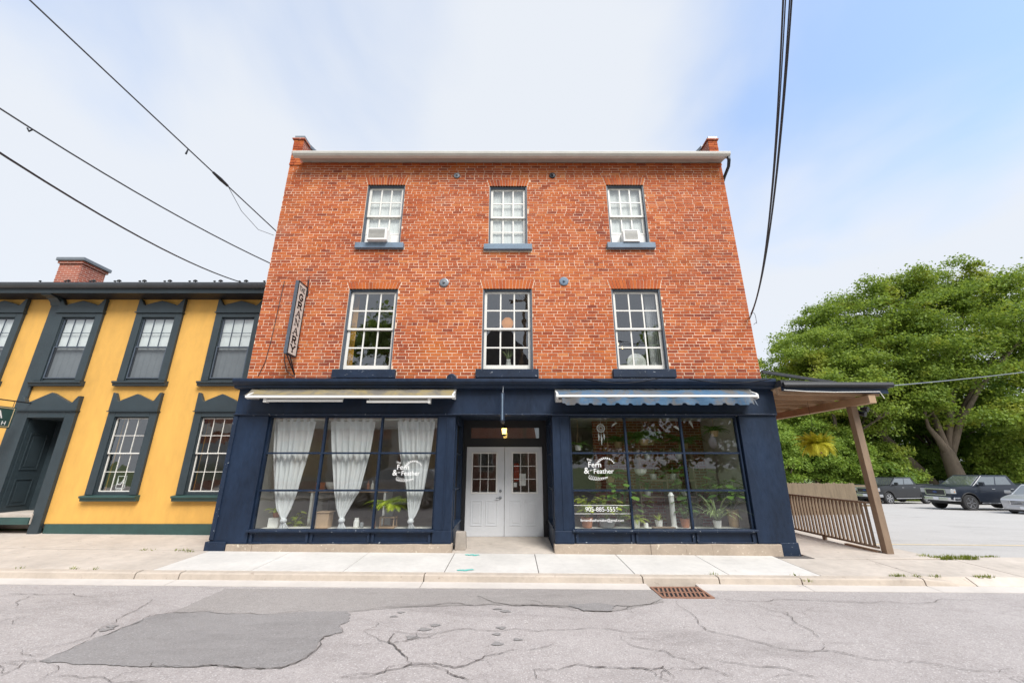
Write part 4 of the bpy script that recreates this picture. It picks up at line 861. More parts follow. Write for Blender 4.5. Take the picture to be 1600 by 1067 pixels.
# ------------------------------------------------------------------ curtains and things behind the glass
def curtain(rows, label, seed):
    rn = random.Random(seed); n = 44; mb_ = MB(); R_ = []
    zs = []
    for i in range(len(rows)-1):
        z0, a0, b0 = rows[i]; z1, a1, b1 = rows[i+1]; k = 6
        for j in range(k): t_ = j/k; zs.append((z0+(z1-z0)*t_, a0+(a1-a0)*t_, b0+(b1-b0)*t_))
    zs.append(rows[-1]); ph = rn.uniform(0, 6)
    for (z, a, b) in zs:
        wd = b-a; am = .026*min(1, wd/.6)+.008
        for k in range(n+1):
            u = k/n; mb_.v.append((a+wd*u + .01*math.sin(u*40+z*2), 9.055 + am*.8*math.sin(u*41+ph+.5*math.sin(z*2.3)) + am*.5*math.sin(u*17+z*.8), z))
    for j in range(len(zs)-1):
        for k in range(n): mb_.f.append((j*(n+1)+k, j*(n+1)+k+1, (j+1)*(n+1)+k+1, (j+1)*(n+1)+k)); mb_.m.append(0)
    c = thing('curtain', label, 'curtain', ((rows[-1][1]+rows[-1][2])/2, 9.12, .41), group='sheer curtains')
    mb_.build('drape', M['sheer'], c, smooth=True)
    a, b = rows[0][1], rows[0][2]
    for k in range(6):
        x = a + (b-a)*(k+.5)/6; MB().box(x-.035, x+.035, 9.03, 9.08, rows[0][0]-.005, rows[0][0]+.07).build('tab', M['sheer'], c)
    xk = (rows[-2][1]+rows[-2][2])/2; MB().lathe([(.02, 0), (.062, .03), (.07, .06), (.05, .10), (.022, .12)], (xk, 9.07, rows[-2][0]-.055), 12).build('knot', M['sheer'], c, smooth=True)
curtain([(2.60, -5.28, -4.36), (1.898, -5.197, -4.409), (1.157, -5.067, -4.51), (.80, -4.95, -4.61), (.661, -4.847, -4.677), (.563, -4.774, -4.729), (.402, -4.84, -4.60)], 'sheer white curtain knotted at the foot, nearest the yellow building', 1)
curtain([(2.60, -4.015, -3.045), (1.898, -3.905, -3.089), (1.157, -3.78, -3.203), (.80, -3.69, -3.40), (.661, -3.62, -3.477), (.563, -3.562, -3.517), (.402, -3.624, -3.418)], 'sheer white curtain knotted at the foot, middle of the three', 2)
curtain([(2.60, -2.54, -1.70), (1.898, -2.438, -1.748), (1.157, -2.242, -1.838), (.80, -2.18, -1.93), (.661, -2.154, -1.996), (.545, -2.119, -2.081), (.402, -2.153, -1.977)], 'sheer white curtain knotted at the foot, nearest the entrance', 3)
MB().tube([(-5.27, 9.055, 2.645), (-1.62, 9.055, 2.645)], .012, 6).build('curtain_rail', M['white_metal'], wl)
def blades(mb_, c, n, ln, wd, droop, up=.9, seed=0, spread=1.0):
    rn = random.Random(seed)
    for k in range(n):
        a = rn.uniform(0, 6.283); l = ln*rn.uniform(.6, 1.1); e = rn.uniform(.25, 1)*spread; d = Vector((math.cos(a)*e, math.sin(a)*e, up)).normalized(); p = Vector(c); pts = [p.copy()]
        for j in range(6): p = p + d*l/6; d = (d + Vector((0, 0, -droop*(j+1)/6*rn.uniform(.6, 1.3)))).normalized(); pts.append(p.copy())
        s_ = Vector((-math.sin(a), math.cos(a), 0)); mb_.ribbon(pts, [wd*.6, wd, wd, wd*.9, wd*.7, wd*.45, .001], s_)
def fern(mb_, c, n, ln, seed=0, droop=.55):
    rn = random.Random(seed)
    for k in range(n):
        a = 6.283*k/n + rn.uniform(-.2, .2); l = ln*rn.uniform(.65, 1.1); d = Vector((math.cos(a)*.7, math.sin(a)*.7, rn.uniform(.4, 1.1))).normalized(); p = Vector(c); s_ = Vector((-math.sin(a), math.cos(a), 0)); m_ = 14
        for j in range(m_):
            q = p + d*l/m_; d = (d + Vector((0, 0, -droop*.22))).normalized(); lw = l*.20*math.sin(math.pi*min(.98, (j+1.2)/(m_+1)))
            for sg_ in (-1, 1):
                tip = q + s_*sg_*lw + d*lw*.35 + Vector((0, 0, -lw*.25)); mb_.add([p, q, tip], [(0, 1, 2)])
            p = q
def broad(mb_, c, n, ln, leaf, seed=0):
    rn = random.Random(seed)
    for k in range(n):
        a = rn.uniform(0, 6.283); l = ln*rn.uniform(.4, 1.0); e = rn.uniform(.2, .9); d = Vector((math.cos(a)*e, math.sin(a)*e, 1-.4*e)).normalized(); p = Vector(c) + d*l; s_ = Vector((-math.sin(a), math.cos(a), 0)); lf = leaf*rn.uniform(.6, 1.2)
        o_ = Vector((math.cos(a), math.sin(a), -.35)).normalized(); mb_.ribbon([Vector(c), Vector(c)+d*l*.5, p], .008, s_)
        mb_.ribbon([p, p+o_*lf*.25, p+o_*lf*.6, p+o_*lf], [.01, lf*.7, lf*.62, .001], s_)
def plant(name, label, c, kind, pot, pr, ph, seed, n=20, ln=.3, lm='leaf', group=None, hang=None):
    t_ = thing(name, label, 'plant', c, group=group)
    x, y, z = c
    if pot: MB().lathe([(pr*.7, 0), (pr*.78, ph*.1), (pr, ph*.95), (pr*1.06, ph), (pr*.9, ph*1.0), (pr*.85, ph*.9)], c, 14).build('pot', M[pot], t_, smooth=False)
    mb_ = MB(); top = (x, y, z+ph*.9)
    if kind == 'blade': blades(mb_, top, n, ln, ln*.045, .55, up=.75, seed=seed, spread=1.15)
    elif kind == 'fern': fern(mb_, top, n, ln, seed)
    else: broad(mb_, top, int(n*2.2), ln, min(.20, ln*.30), seed)
    mb_.build('leaves', M[lm], t_)
    if hang:
        m_ = MB()
        for k in range(3): a = 2.1*k; m_.tube([(x+pr*math.cos(a), y+pr*math.sin(a), z+ph), (x, y, z+hang*.6)], .004, 4)
        m_.tube([(x, y, z+hang*.6), (x, y, z+hang)], .005, 4); m_.build('hanger', M['rattan'], t_)
    return t_
LZ = .402
plant('spider_plant', 'spiky pale spider plant in white pot in the window corner by the porch', (4.36, 9.20, LZ), 'blade', 'pot_white', .085, .15, 11, 60, .78, 'leaf_pale')
plant('monstera_plant', 'large bright green split-leaf plant in tan pot by the window corner', (4.80, 9.36, LZ), 'broad', 'rattan', .13, .36, 12, 30, .70, 'leaf')
plant('potted_plant', 'small lime plant in white pot in the middle of the display', (3.13, 9.22, LZ), 'blade', 'pot_white', .08, .15, 13, 30, .26, 'leaf_lime')
plant('potted_plant', 'tall yellow-green plant in terracotta pot under the shop logo', (1.62, 9.28, LZ), 'broad', 'terracotta', .13, .20, 14, 22, .55, 'leaf_lime')
plant('potted_plant', 'bushy lime plant in grey planter above the email lettering', (2.05, 9.30, LZ), 'broad', 'pot_grey', .19, .17, 15, 26, .50, 'leaf_lime')
plant('monstera_plant', 'dark green broad-leaved plant standing tall beside the shop logo', (2.45, 9.6, .105), 'broad', 'pot_grey', .16, .34, 16, 34, 1.15, 'leaf')
plant('hanging_plant', 'trailing plant in small white hanging pot at the window top by the entrance', (1.50, 9.24, 1.98), 'fern', 'pot_white', .075, .11, 17, 16, .28, 'leaf', hang=.68)
plant('hanging_plant', 'leafy trailing plant hung high in the window corner by the porch', (4.70, 9.45, 2.30), 'fern', 'rattan', .09, .12, 18, 22, .42, 'leaf', hang=.44)
plant('fern_plant', 'leafy fern on the ledge below the dreamcatcher', (2.25, 9.62, 1.30), 'fern', 'rattan', .11, .13, 41, 40, .50, 'leaf', hang=1.5)
plant('potted_plant', 'green plant in terracotta pot beside the tall pale lantern', (3.72, 9.30, LZ), 'broad', 'terracotta', .10, .17, 42, 20, .42, 'leaf')
plant('potted_plant', 'small fern in white pot beside the wooden tray end', (2.66, 9.28, LZ), 'fern', 'pot_white', .09, .15, 43, 26, .34, 'leaf_lime')
plant('floor_plant', 'tall leafy plant standing deep behind the spider plant', (4.25, 10.1, .105), 'broad', 'pot_grey', .20, .40, 44, 44, 1.35, 'leaf')
plant('hanging_plant', 'full trailing fern hung in the middle shop pane', (3.15, 9.75, 2.12), 'fern', 'rattan', .11, .13, 45, 44, .58, 'leaf', hang=.72)
plant('potted_plant', 'yellow leafy plant in white pot behind the first curtain', (-4.85, 9.75, .105), 'broad', 'pot_white', .11, .18, 46, 18, .45, 'leaf_lime')
for k, (x, y, z, s_) in enumerate(((2.75, 10.6, 2.1, 19), (3.55, 10.5, 2.15, 20), (4.35, 10.4, 2.05, 21))):
    plant('hanging_plant', ('dark fern hanging deep in the shop, nearest the logo', 'dark fern hanging deep in the shop, middle of three', 'dark fern hanging deep in the shop, nearest the porch')[k], (x, y, z), 'fern', 'rattan', .11, .14, s_, 30, .62, 'leaf', group='ferns hung deep in the shop', hang=.72)
plant('fern_plant', 'arching green fern in the curtained window by the entrance', (-2.62, 9.30, .62), 'fern', 'pot_grey', .12, .18, 22, 44, .60, 'leaf_lime')
m_ = MB(); m_.box(-2.78, -2.46, 9.14, 9.44, LZ, LZ+.03); 
for q in ((-2.76, 9.17), (-2.48, 9.17), (-2.76, 9.41), (-2.48, 9.41)): m_.box(q[0]-.012, q[0]+.012, q[1]-.012, q[1]+.012, LZ+.03, .60)
m_.box(-2.78, -2.46, 9.14, 9.44, .60, .622); st = thing('plant_stand', 'small wooden stand under the fern by the curtains', 'stand', (-2.62, 9.3, LZ)); m_.build('frame', M['wood_tan'], st)
plant('potted_plant', 'small yellowish trailing plant beside the curtain nearest the yellow building', (-5.05, 9.32, .60), 'fern', 'terracotta', .08, .10, 23, 14, .34, 'leaf_lime')
MB_ = MB(); MB_.box(-5.16, -4.94, 9.22, 9.42, LZ, .598); tag(MB_.build('plinth_box', M['pot_white'], bevel=.01), 'white box under the small yellowish window plant', 'box')
b_ = MB(); b_.box(-4.12, -3.86, 9.16, 9.40, LZ, .70); b_.box(-4.14, -3.84, 9.14, 9.42, .701, .722); tag(b_.build('wooden_box', M['wood_tan'], bevel=.006), 'plain tan wooden box between two white curtains', 'box')
tb = thing('desk', 'pale salon desk standing behind the curtains', 'desk', (-3.6, 10.3, .1)); MB().box(-4.75, -2.9, 10.0, 10.6, 1.06, 1.10).build('top', M['wood_tan'], tb); 
for q in (-4.7, -2.99): MB().box(q, q+.05, 10.02, 10.58, .10, 1.059).build('leg', M['pot_white'], tb)
def small(name, prof, c, m, label, cat, n=14): return tag(MB().lathe(prof, c, n).build(name, M[m], smooth=False), label, cat)
small('bowl', [(.08, 0), (.15, .10), (.16, .18), (.14, .17)], (-4.30, 10.2, 1.101), 'pot_white', 'white bowl on the desk behind the middle curtain gap', 'bowl')
b_ = MB(); b_.box(-4.68, -4.46, 10.15, 10.35, 1.101, 1.27); tag(b_.build('clay_box', M['terracotta'], bevel=.008), 'terracotta coloured box on the salon desk', 'box')
small('jar', [(.05, 0), (.06, .02), (.06, .13), (.045, .15), (.045, .19)], (-3.30, 9.28, LZ), 'pot_white', 'white ceramic jar on the ledge beside the middle curtain', 'jar')
small('jar', [(.035, 0), (.04, .02), (.04, .09), (.03, .11)], (-3.17, 9.24, LZ), 'pot_grey', 'small grey jar beside the white ceramic jar', 'jar')
small('candle', [(.03, 0), (.03, .12), (.004, .125), (.004, .15)], (-2.90, 9.22, LZ), 'terracotta', 'orange pillar candle beside the plant stand', 'candle')
for k, x in enumerate((-3.42, -3.32, -3.22)): tag(MB().lathe([(.035, 0), (.036, .13), (.014, .17), (.014, .22)], (x, 10.15, 1.101), 12).build('bottle', M['pot_white'] if k else M['terracotta']), ('terracotta coloured bottle on the salon desk', 'white bottle on the salon desk, middle of three', 'white bottle at the desk end nearest the entrance')[k], 'bottle')
# dreamcatcher, paper birds, globe
dc = thing('dreamcatcher', 'white dreamcatcher with hanging feathers at the shop window top', 'dreamcatcher', (2.0, 9.1, 2.2)); m_ = MB(); m_.tube([(2.0+.085*math.cos(a), 9.1, 2.455+.085*math.sin(a)) for a in [k*math.pi/12 for k in range(25)]], .008, 6); m_.build('hoop', M['paper'], dc)
m_ = MB()
for k in range(12): a = k*math.pi/6; b = a+2.4; m_.tube([(2.0+.083*math.cos(a), 9.1, 2.455+.083*math.sin(a)), (2.0+.083*math.cos(b), 9.1, 2.455+.083*math.sin(b))], .0022, 4)
m_.tube([(2.0, 9.1, 2.54), (2.0, 9.1, 2.86)], .003, 4); m_.build('web', M['paper'], dc)
for k, (dx, l) in enumerate(((-.06, .17), (0, .24), (.06, .15))):
    zt = 2.455-.08 + (.02 if dx else 0); m_ = MB(); m_.tube([(2.0+dx, 9.1, zt), (2.0+dx, 9.1, zt-.06)], .002, 4); m_.ribbon([(2.0+dx, 9.1, zt-.05), (2.0+dx+.006, 9.1, zt-.05-l*.4), (2.0+dx, 9.1, zt-.05-l)], [.008, .038, .004], Vector((1, 0, 0))); m_.build('feather', M['paper'], dc)
for k, (x, z, r_) in enumerate(((2.325, 2.53, .6), (3.721, 2.44, -.6), (4.051, 2.53, -1.1))):
    bd = thing('paper_bird', ('folded white paper bird hanging beside the dreamcatcher', 'folded white paper bird hanging in the middle shop pane', 'folded white paper bird hanging in the pane nearest the porch')[k], 'ornament', (x, 9.15, z)); m_ = MB(); d = Vector((math.cos(r_), 0, math.sin(r_))); p = Vector((x, 9.15, z))
    for s_ in (-1, 1): m_.add([p-d*.09, p+d*.09, p+d*.02+Vector((0, s_*.06, .035)), p-d*.05+Vector((0, s_*.05, .045))], [(0, 1, 2, 3)])
    m_.add([p+d*.02, p-d*.02, p+Vector((.04*(-1)**k, 0, .09))], [(0, 1, 2)]); m_.build('wings', M['paper'], bd); MB().tube([p+Vector((0, 0, .03)), p+Vector((0, 0, 2.86-z))], .002, 4).build('thread', M['paper'], bd)
# plant shelf deep in the shop
sh = thing('plant_shelf', 'open dark wooden shelf with pots against the shop brick wall', 'shelf', (3.7, 10.2, .1))
for z in (.95, 1.32, 1.78): MB().box(3.05, 4.40, 10.05, 10.36, z-.015, z+.015).build('shelf_board', M['wood_brown'], sh)
for x in (3.065, 3.72, 4.385): MB().box(x-.015, x+.015, 10.07, 10.34, .10, 2.05).build('upright', M['wood_brown'], sh)
for k, (x, z, kd, lm, lab) in enumerate(((3.55, .97, 'broad', 'leaf', 'green plant in white pot low on the dark shelf'), (3.72, 1.34, 'blade', 'leaf_lime', 'lime plant in white pot on the middle shelf board'), (4.2, 1.34, 'broad', 'leaf', 'green plant in white pot on the shelf board end'), (3.62, 1.80, 'fern', 'leaf', 'fern in white pot on the top shelf board'), (4.4, 1.80, 'broad', 'leaf_pale', 'pale plant in white pot on the top shelf end'), (4.42, .97, 'blade', 'leaf_pale', 'pale spiky plant low on the shelf end'))):
    plant('shelf_plant', lab, (x-.28, 10.2, z), kd, 'pot_white', .085, .13, 30+k, 18, .26, lm, group='pots on the plant shelf')
small('hanging_bowl', [(.05, 0), (.12, .05), (.15, .14), (.14, .14)], (3.05, 9.9, 1.44), 'pot_white', 'round white hanging bowl beside the plant shelf', 'bowl')
MB().tube([(3.05, 9.9, 1.58), (3.05, 9.9, 2.86)], .004, 4).build('cord', M['rattan'], bpy.data.objects['hanging_bowl'])
small('candle_jar', [(.04, 0), (.045, .01), (.045, .10), (.04, .10)], (2.85, 9.2, LZ), 'pot_white', 'small white candle jar beside the wooden tray', 'jar')
small('floor_lantern', [(.07, 0), (.07, .02), (.055, .03), (.055, .62), (.07, .63), (.03, .70)], (3.48, 9.30, LZ), 'pot_white', 'tall pale lantern standing in the middle of the plant display', 'lantern')
b_ = MB(); b_.box(2.95, 3.42, 9.06, 9.16, LZ, LZ+.035); tag(b_.build('wooden_tray', M['wood_brown'], bevel=.004), 'low dark wooden tray along the window ledge', 'tray')
# door notices
m_ = MB(); m_.box(.20, .355, 10.318, 10.320, 1.19, 1.47); tag(m_.build('paper_notice', M['paper']), 'white paper notice taped inside the entrance door', 'notice')
m_ = MB(); m_.box(.055, .135, 10.318, 10.320, 1.16, 1.26); tag(m_.build('sticker', M['paper']), 'small square sticker low on the door glass', 'sticker')
m_ = MB(); m_.box(.06, .20, 10.6, 10.72, 1.28, 1.72); tag(m_.build('coat', M['red'], bevel=.03), 'orange-red garment hanging behind the entrance door glass', 'garment')
# middle floor window things
pl = thing('pendant_lamp', 'round amber glass pendant lamp glowing behind the middle window', 'lamp', (-.10, 9.75, 5.05)); MB().lathe([(.02, 0), (.11, .04), (.155, .13), (.15, .2), (.08, .29), (.03, .31)], (-.10, 9.75, 5.02), 18).build('globe', emit('amber_globe', (.75, .30, .07), .28), pl, smooth=True); MB().tube([(-.10, 9.75, 5.33), (-.10, 9.75, 6.45)], .006, 5).build('cord', M['black'], pl)
vs_ = thing('flower_vase', 'white vase of dried flowers on the middle window sill', 'vase', (-.07, 9.42, 3.78)); MB().lathe([(.05, 0), (.075, .06), (.07, .18), (.05, .28), (.055, .32)], (-.07, 9.42, 3.80), 14).build('vase', M['pot_white'], vs_, smooth=True); m_ = MB(); blades(m_, (-.07, 9.42, 4.1), 34, .34, .014, .3, seed=5, spread=.9); m_.build('flowers', M['leaf_pale'], vs_)
MB().box(-.7, .52, 9.31, 9.62, 3.74, 3.80).build('inner_ledge', M['white_paint'], bld); MB().box(2.45, 3.66, 9.31, 9.62, 3.74, 3.80).build('inner_ledge', M['white_paint'], bld); MB().box(-3.98, -2.78, 9.31, 9.62, 3.74, 3.80).build('inner_ledge', M['white_paint'], bld)
tag(MB().lathe([(.225, 0), (.235, .012), (.225, .025)], (3.04, 9.40, 4.04), 28, 'y').build('round_plate', M['pot_white']), 'round white plate leaning in the middle-floor window by the porch', 'plate')
b_ = MB(); b_.box(3.15, 3.34, 9.36, 9.5, 3.801, 3.97); tag(b_.build('white_box', M['pot_white'], bevel=.01), 'small white box beside the round plate', 'box')
b_ = MB(); b_.lathe([(.12, 0), (.14, .04), (.13, .2), (.06, .26)], (3.50, 9.46, 3.801), 14); tag(b_.build('white_jar', M['pot_white'], smooth=True), 'round white jar at the window edge beside the small white box', 'jar')
for k, (x, z) in enumerate(((2.76, 4.66), (2.87, 4.56))):
    tag(MB().lathe([(.006, -.03), (.022, -.015), (.026, 0), (.022, .015), (.006, .03)], (x, 9.9, z), 10).build('fairy_bulb', emit('fairy_bulb_glow', (1, .72, .32), 2.5)), ('small glowing bulb behind the window, higher of the pair', 'small glowing bulb behind the window, lower of the pair')[k], 'bulb'); MB().tube([(x, 9.9, z+.03), (x, 9.9, 6.45)], .002, 4).build('cord', M['black'], bpy.data.objects['fairy_bulb' if k == 0 else 'fairy_bulb.001'])
def drape(name, label, xa, xb, y, za, zb, m):
    n = 20; mb_ = MB(); mb_.add([(xa+(xb-xa)*k/n, y+.035*math.sin(k*1.7), za) for k in range(n+1)] + [(xa+(xb-xa)*k/n, y+.025*math.sin(k*1.7), zb) for k in range(n+1)], [(k, k+1, n+2+k, n+1+k) for k in range(n)]); tag(mb_.build(name, m, smooth=True), label, 'curtain')
drape('side_curtain', 'pale curtain at the porch side of the middle-floor window', 3.36, 3.62, 9.35, 3.81, 5.75, M['sheer'])
drape('side_curtain', 'ochre curtain at the edge of the middle-floor window nearest the sign', -3.97, -3.84, 9.36, 3.81, 5.75, mat('ochre_cloth', (.50, .26, .04), .8, .1, 6, .2))
b_ = MB(); b_.box(-3.5, -3.12, 9.38, 9.5, 3.801, 3.90); tag(b_.build('sill_box', M['pot_white'], bevel=.01), 'low white box on the sill of the window nearest the sign', 'box')

# ------------------------------------------------------------------ yellow building
YY = 10.3
yb = thing('yellow_building', 'mustard yellow two-storey building with dark pedimented windows and doorway', 'building', (-14, 10.3, .15))
UP = [-7.45, -9.63, -11.80, -13.97, -16.14, -18.3]; LO = [-7.42, -9.60, -14.0, -16.2, -18.4]; DX = -11.75
ho = [(c-.45, c+.45, 3.82, 5.55) for c in UP] + [(c-.44, c+.44, 1.02, 2.86) for c in LO] + [(DX-.49, DX+.49, .36, 2.83)]
cu = sorted({-24.0, -6.065} | {h[0] for h in ho} | {h[1] for h in ho}); zc = sorted({.345, 6.12} | {h[2] for h in ho} | {h[3] for h in ho})
mb = MB()
for i in range(len(cu)-1):
    for j in range(len(zc)-1):
        mx_, mz_ = (cu[i]+cu[i+1])/2, (zc[j]+zc[j+1])/2
        if any(h[0] < mx_ < h[1] and h[2] < mz_ < h[3] for h in ho): continue
        mb.box(cu[i], cu[i+1], YY, YY+.25, zc[j], zc[j+1])
mb.build('wall', M['yellow'], yb)
m_ = MB(); m_.box(-24, DX-.78, YY-.035, YY+.2, -.1, .342); m_.box(DX+.78, -6.065, YY-.035, YY+.2, -.1, .342); m_.build('base_board', M['green_trim'], yb, bevel=.006)
def pediment(c, hw, z0, z1, ear):
    pts = [(c-hw, z0)] ; pts += [(c+hw, z0), (c+hw, z0+ear)]
    pts += [(c+hw-.05, z0+ear-.005), (c+hw-.10, z0+ear*.80), (c+hw-.15, z0+ear*.58), (c+hw-.20, z0+ear*.50), (c+hw-.27, z0+ear*.60), (c, z1)]
    pts += [(c-hw+.27, z0+ear*.60), (c-hw+.20, z0+ear*.50), (c-hw+.15, z0+ear*.58), (c-hw+.10, z0+ear*.80), (c-hw+.05, z0+ear-.005), (c-hw, z0+ear)]
    return pts
def ywindow(c, gz0, gz1, hw, lower):
    t_ = .185; o0 = hw + t_
    m_ = MB(); y0 = YY-.075
    m_.box(c-o0, c-hw, y0, YY-.001, gz0-.10, gz1+.14); m_.box(c+hw, c+o0, y0, YY-.001, gz0-.10, gz1+.14); m_.box(c-hw, c+hw, y0, YY-.001, gz1+.02, gz1+.14)
    m_.box(c-hw, c-hw+.016, YY-.04, YY+.2, gz0-.1, gz1+.02); m_.box(c+hw-.016, c+hw, YY-.04, YY+.2, gz0-.1, gz1+.02); m_.box(c-hw+.016, c+hw-.016, YY-.02, YY+.2, gz1-.01, gz1+.02)
    w_ = m_.build('window', M['yellow_trim'], yb, bevel=.008)
    MB().prism(pediment(c, o0, gz1+.165, gz1+.60 if lower else gz1+.50, .47 if lower else .385), 'y', YY-.095, YY-.001).build('pediment', M['yellow_trim'], w_, bevel=.008)
    MB().box(c-o0-.02, c+o0+.02, YY-.115, YY-.001, gz1+.141, gz1+.164).build('moulding', M['yellow_trim'], w_)
    MB().prism([(YY-.001, gz0-.10), (YY-.15, gz0-.12), (YY-.15, gz0-.16), (YY-.11, gz0-.18), (YY-.10, gz0-.24), (YY-.001, gz0-.24)], 'x', c-o0-.05, c+o0+.05).build('sill', M['green_trim'] if lower else M['yellow_trim'], w_, bevel=.005)
    MB().box(c-hw, c+hw, YY-.02, YY+.2, gz0-.10, gz0-.03).build('bottom_rail', M['yellow_trim'], w_)
    mm = M['white_paint'] if lower else M['slate_dark']; a, b = c-hw+.018, c+hw-.018; zm = (gz0+gz1)/2
    def grid_(za, zb, ys, rows, mw, mt, gm):
        s_ = MB(); st = .024
        s_.box(a, a+st, ys, ys+.03, za, zb); s_.box(b-st, b, ys, ys+.03, za, zb); s_.box(a+st, b-st, ys, ys+.03, za, za+st); s_.box(a+st, b-st, ys, ys+.03, zb-st, zb)
        xs = [a+st+(b-a-2*st)*k/3 for k in range(4)]; zs = [za+st+(zb-za-2*st)*k/rows for k in range(rows+1)]
        if mw:
            for k in (1, 2): s_.box(xs[k]-mw/2, xs[k]+mw/2, ys+.004, ys+.026, za+st, zb-st)
            for k in range(1, rows):
                for q in range(3): s_.box(xs[q]+mw/2, xs[q+1]-mw/2, ys+.006, ys+.024, zs[k]-mw/2, zs[k]+mw/2)
        s_.build('sash', mt, w_)
        cols = 3 if mw else 1; rw = rows if mw else 1; xs = [a+st+(b-a-2*st)*k/cols for k in range(cols+1)]; zs = [za+st+(zb-za-2*st)*k/rw for k in range(rw+1)]
        for i in range(cols):
            for j in range(rw): MB().add([(xs[i], ys+.015, zs[j]), (xs[i+1], ys+.015, zs[j]), (xs[i+1], ys+.015+random.uniform(-.003, .003), zs[j+1]), (xs[i], ys+.015, zs[j+1])], [(0, 1, 2, 3)]).build('pane', gm, w_)
    if lower:
        grid_(gz0-.03, zm+.015, YY+.04, 2, .013, mm, M['glass_up']); grid_(zm-.015, gz1, YY+.0, 2, .013, mm, M['glass_up'])
    else:
        grid_(gz0-.03, zm+.015, YY-.045, 2, 0, mm, M['glass_storm']); grid_(zm-.015, gz1, YY-.015, 2, .014, mm, M['glass_up'])
        n = 16; q = MB(); q.add([(a+(b-a)*k/n, YY+.055+.006*math.sin(k*2.1), gz0) for k in range(n+1)] + [(a+(b-a)*k/n, YY+.055, gz1) for k in range(n+1)], [(k, k+1, n+2+k, n+1+k) for k in range(n)]); q.build('blind', M['blind_grey'], w_)
M['glass_storm'] = glass('storm_screen', (.42, .44, .46), 1.3); M['blind_grey'] = mat('pale_grey_blind', (.80, .82, .80), .8, .08, 5, .2, 40)
for c in UP: ywindow(c, 3.86, 5.50, .445, False)
for c in LO: ywindow(c, 1.085, 2.815, .435, True)
# doorway
m_ = MB(); m_.box(DX-.78, DX-.47, YY-.09, YY-.001, -.05, 2.97); m_.box(DX+.47, DX+.72, YY-.09, YY-.001, -.05, 2.97); m_.box(DX-.47, DX+.47, YY-.09, YY-.001, 2.81, 2.97)
ds = m_.build('door_surround', M['yellow_trim'], yb, bevel=.008)
MB().prism(pediment(DX-.03, .75, 2.99, 3.45, .37), 'y', YY-.11, YY-.001).build('pediment', M['yellow_trim'], ds, bevel=.008)
MB().box(DX-.80, DX+.74, YY-.13, YY-.001, 2.971, 2.989).build('moulding', M['yellow_trim'], ds)
m_ = MB(); m_.box(DX-.49, DX-.45, YY, YY+.62, .36, 2.83); m_.box(DX+.45, DX+.49, YY, YY+.62, .36, 2.83); m_.box(DX-.45, DX+.45, YY, YY+.62, 2.79, 2.83); m_.build('reveal', M['yellow_trim'], ds)
for z0, z1 in ((.72, 1.35), (1.55, 2.45)):
    m_ = MB(); x = DX-.449; m_.box(x, x+.014, YY+.10, YY+.13, z0, z1); m_.box(x, x+.014, YY+.47, YY+.50, z0, z1); m_.box(x, x+.014, YY+.13, YY+.47, z0, z0+.03); m_.box(x, x+.014, YY+.13, YY+.47, z1-.03, z1); m_.box(x, x+.006, YY+.18, YY+.42, z0+.08, z1-.08); m_.build('reveal_panel', M['yellow_trim'], ds, bevel=.004)
m_ = MB(); y0 = YY+.62; m_.box(DX-.45, DX-.20, y0, y0+.05, .585, 2.55); m_.box(DX+.22, DX+.45, y0, y0+.05, .585, 2.55); m_.box(DX-.20, DX+.22, y0, y0+.05, .585, 1.55); m_.box(DX-.20, DX+.22, y0, y0+.05, 2.38, 2.55); m_.box(DX-.45, DX+.45, y0, y0+.05, 2.55, 2.79)
dr = m_.build('door', M['yellow_trim'], yb); MB().box(DX-.20, DX+.22, y0+.02, y0+.025, 1.55, 2.38).build('pane', M['glass_up'], dr)
m_ = MB(); m_.box(DX-.23, DX-.20, y0-.012, y0-.001, 1.52, 2.41); m_.box(DX+.22, DX+.25, y0-.012, y0-.001, 1.52, 2.41); m_.box(DX-.20, DX+.22, y0-.012, y0-.001, 1.52, 1.55); m_.box(DX-.20, DX+.22, y0-.012, y0-.001, 2.38, 2.41)
for xq in (DX-.27, DX+.04): m_.box(xq, xq+.24, y0-.010, y0-.001, .75, .79); m_.box(xq, xq+.24, y0-.010, y0-.001, 1.30, 1.34); m_.box(xq, xq+.03, y0-.010, y0-.001, .79, 1.30); m_.box(xq+.21, xq+.24, y0-.010, y0-.001, .79, 1.30)
m_.build('door_moulding', M['slate_dark'], dr, bevel=.003)
q = MB()
for k in range(9): q.add([(DX+.02+.03*math.sin(k*2), y0+.05+.02*(k % 2), 1.56+k*.09), (DX+.20, y0+.06, 1.56+k*.09), (DX+.20, y0+.06, 1.63+k*.09), (DX+.03+.03*math.cos(k*2), y0+.06, 1.63+k*.09)], [(0, 1, 2, 3)])
q.build('lace', M['paper'], dr)
m_ = MB(); m_.box(DX-1.4, DX+.50, YY-.12, YY+.62, .345, .582); m_.build('door_step', M['concrete_old'], ds, bevel=.01); MB().box(DX-1.42, DX+.49, YY-.15, YY-.121, .345, .50).build('step_board', M['green_trim'], ds)
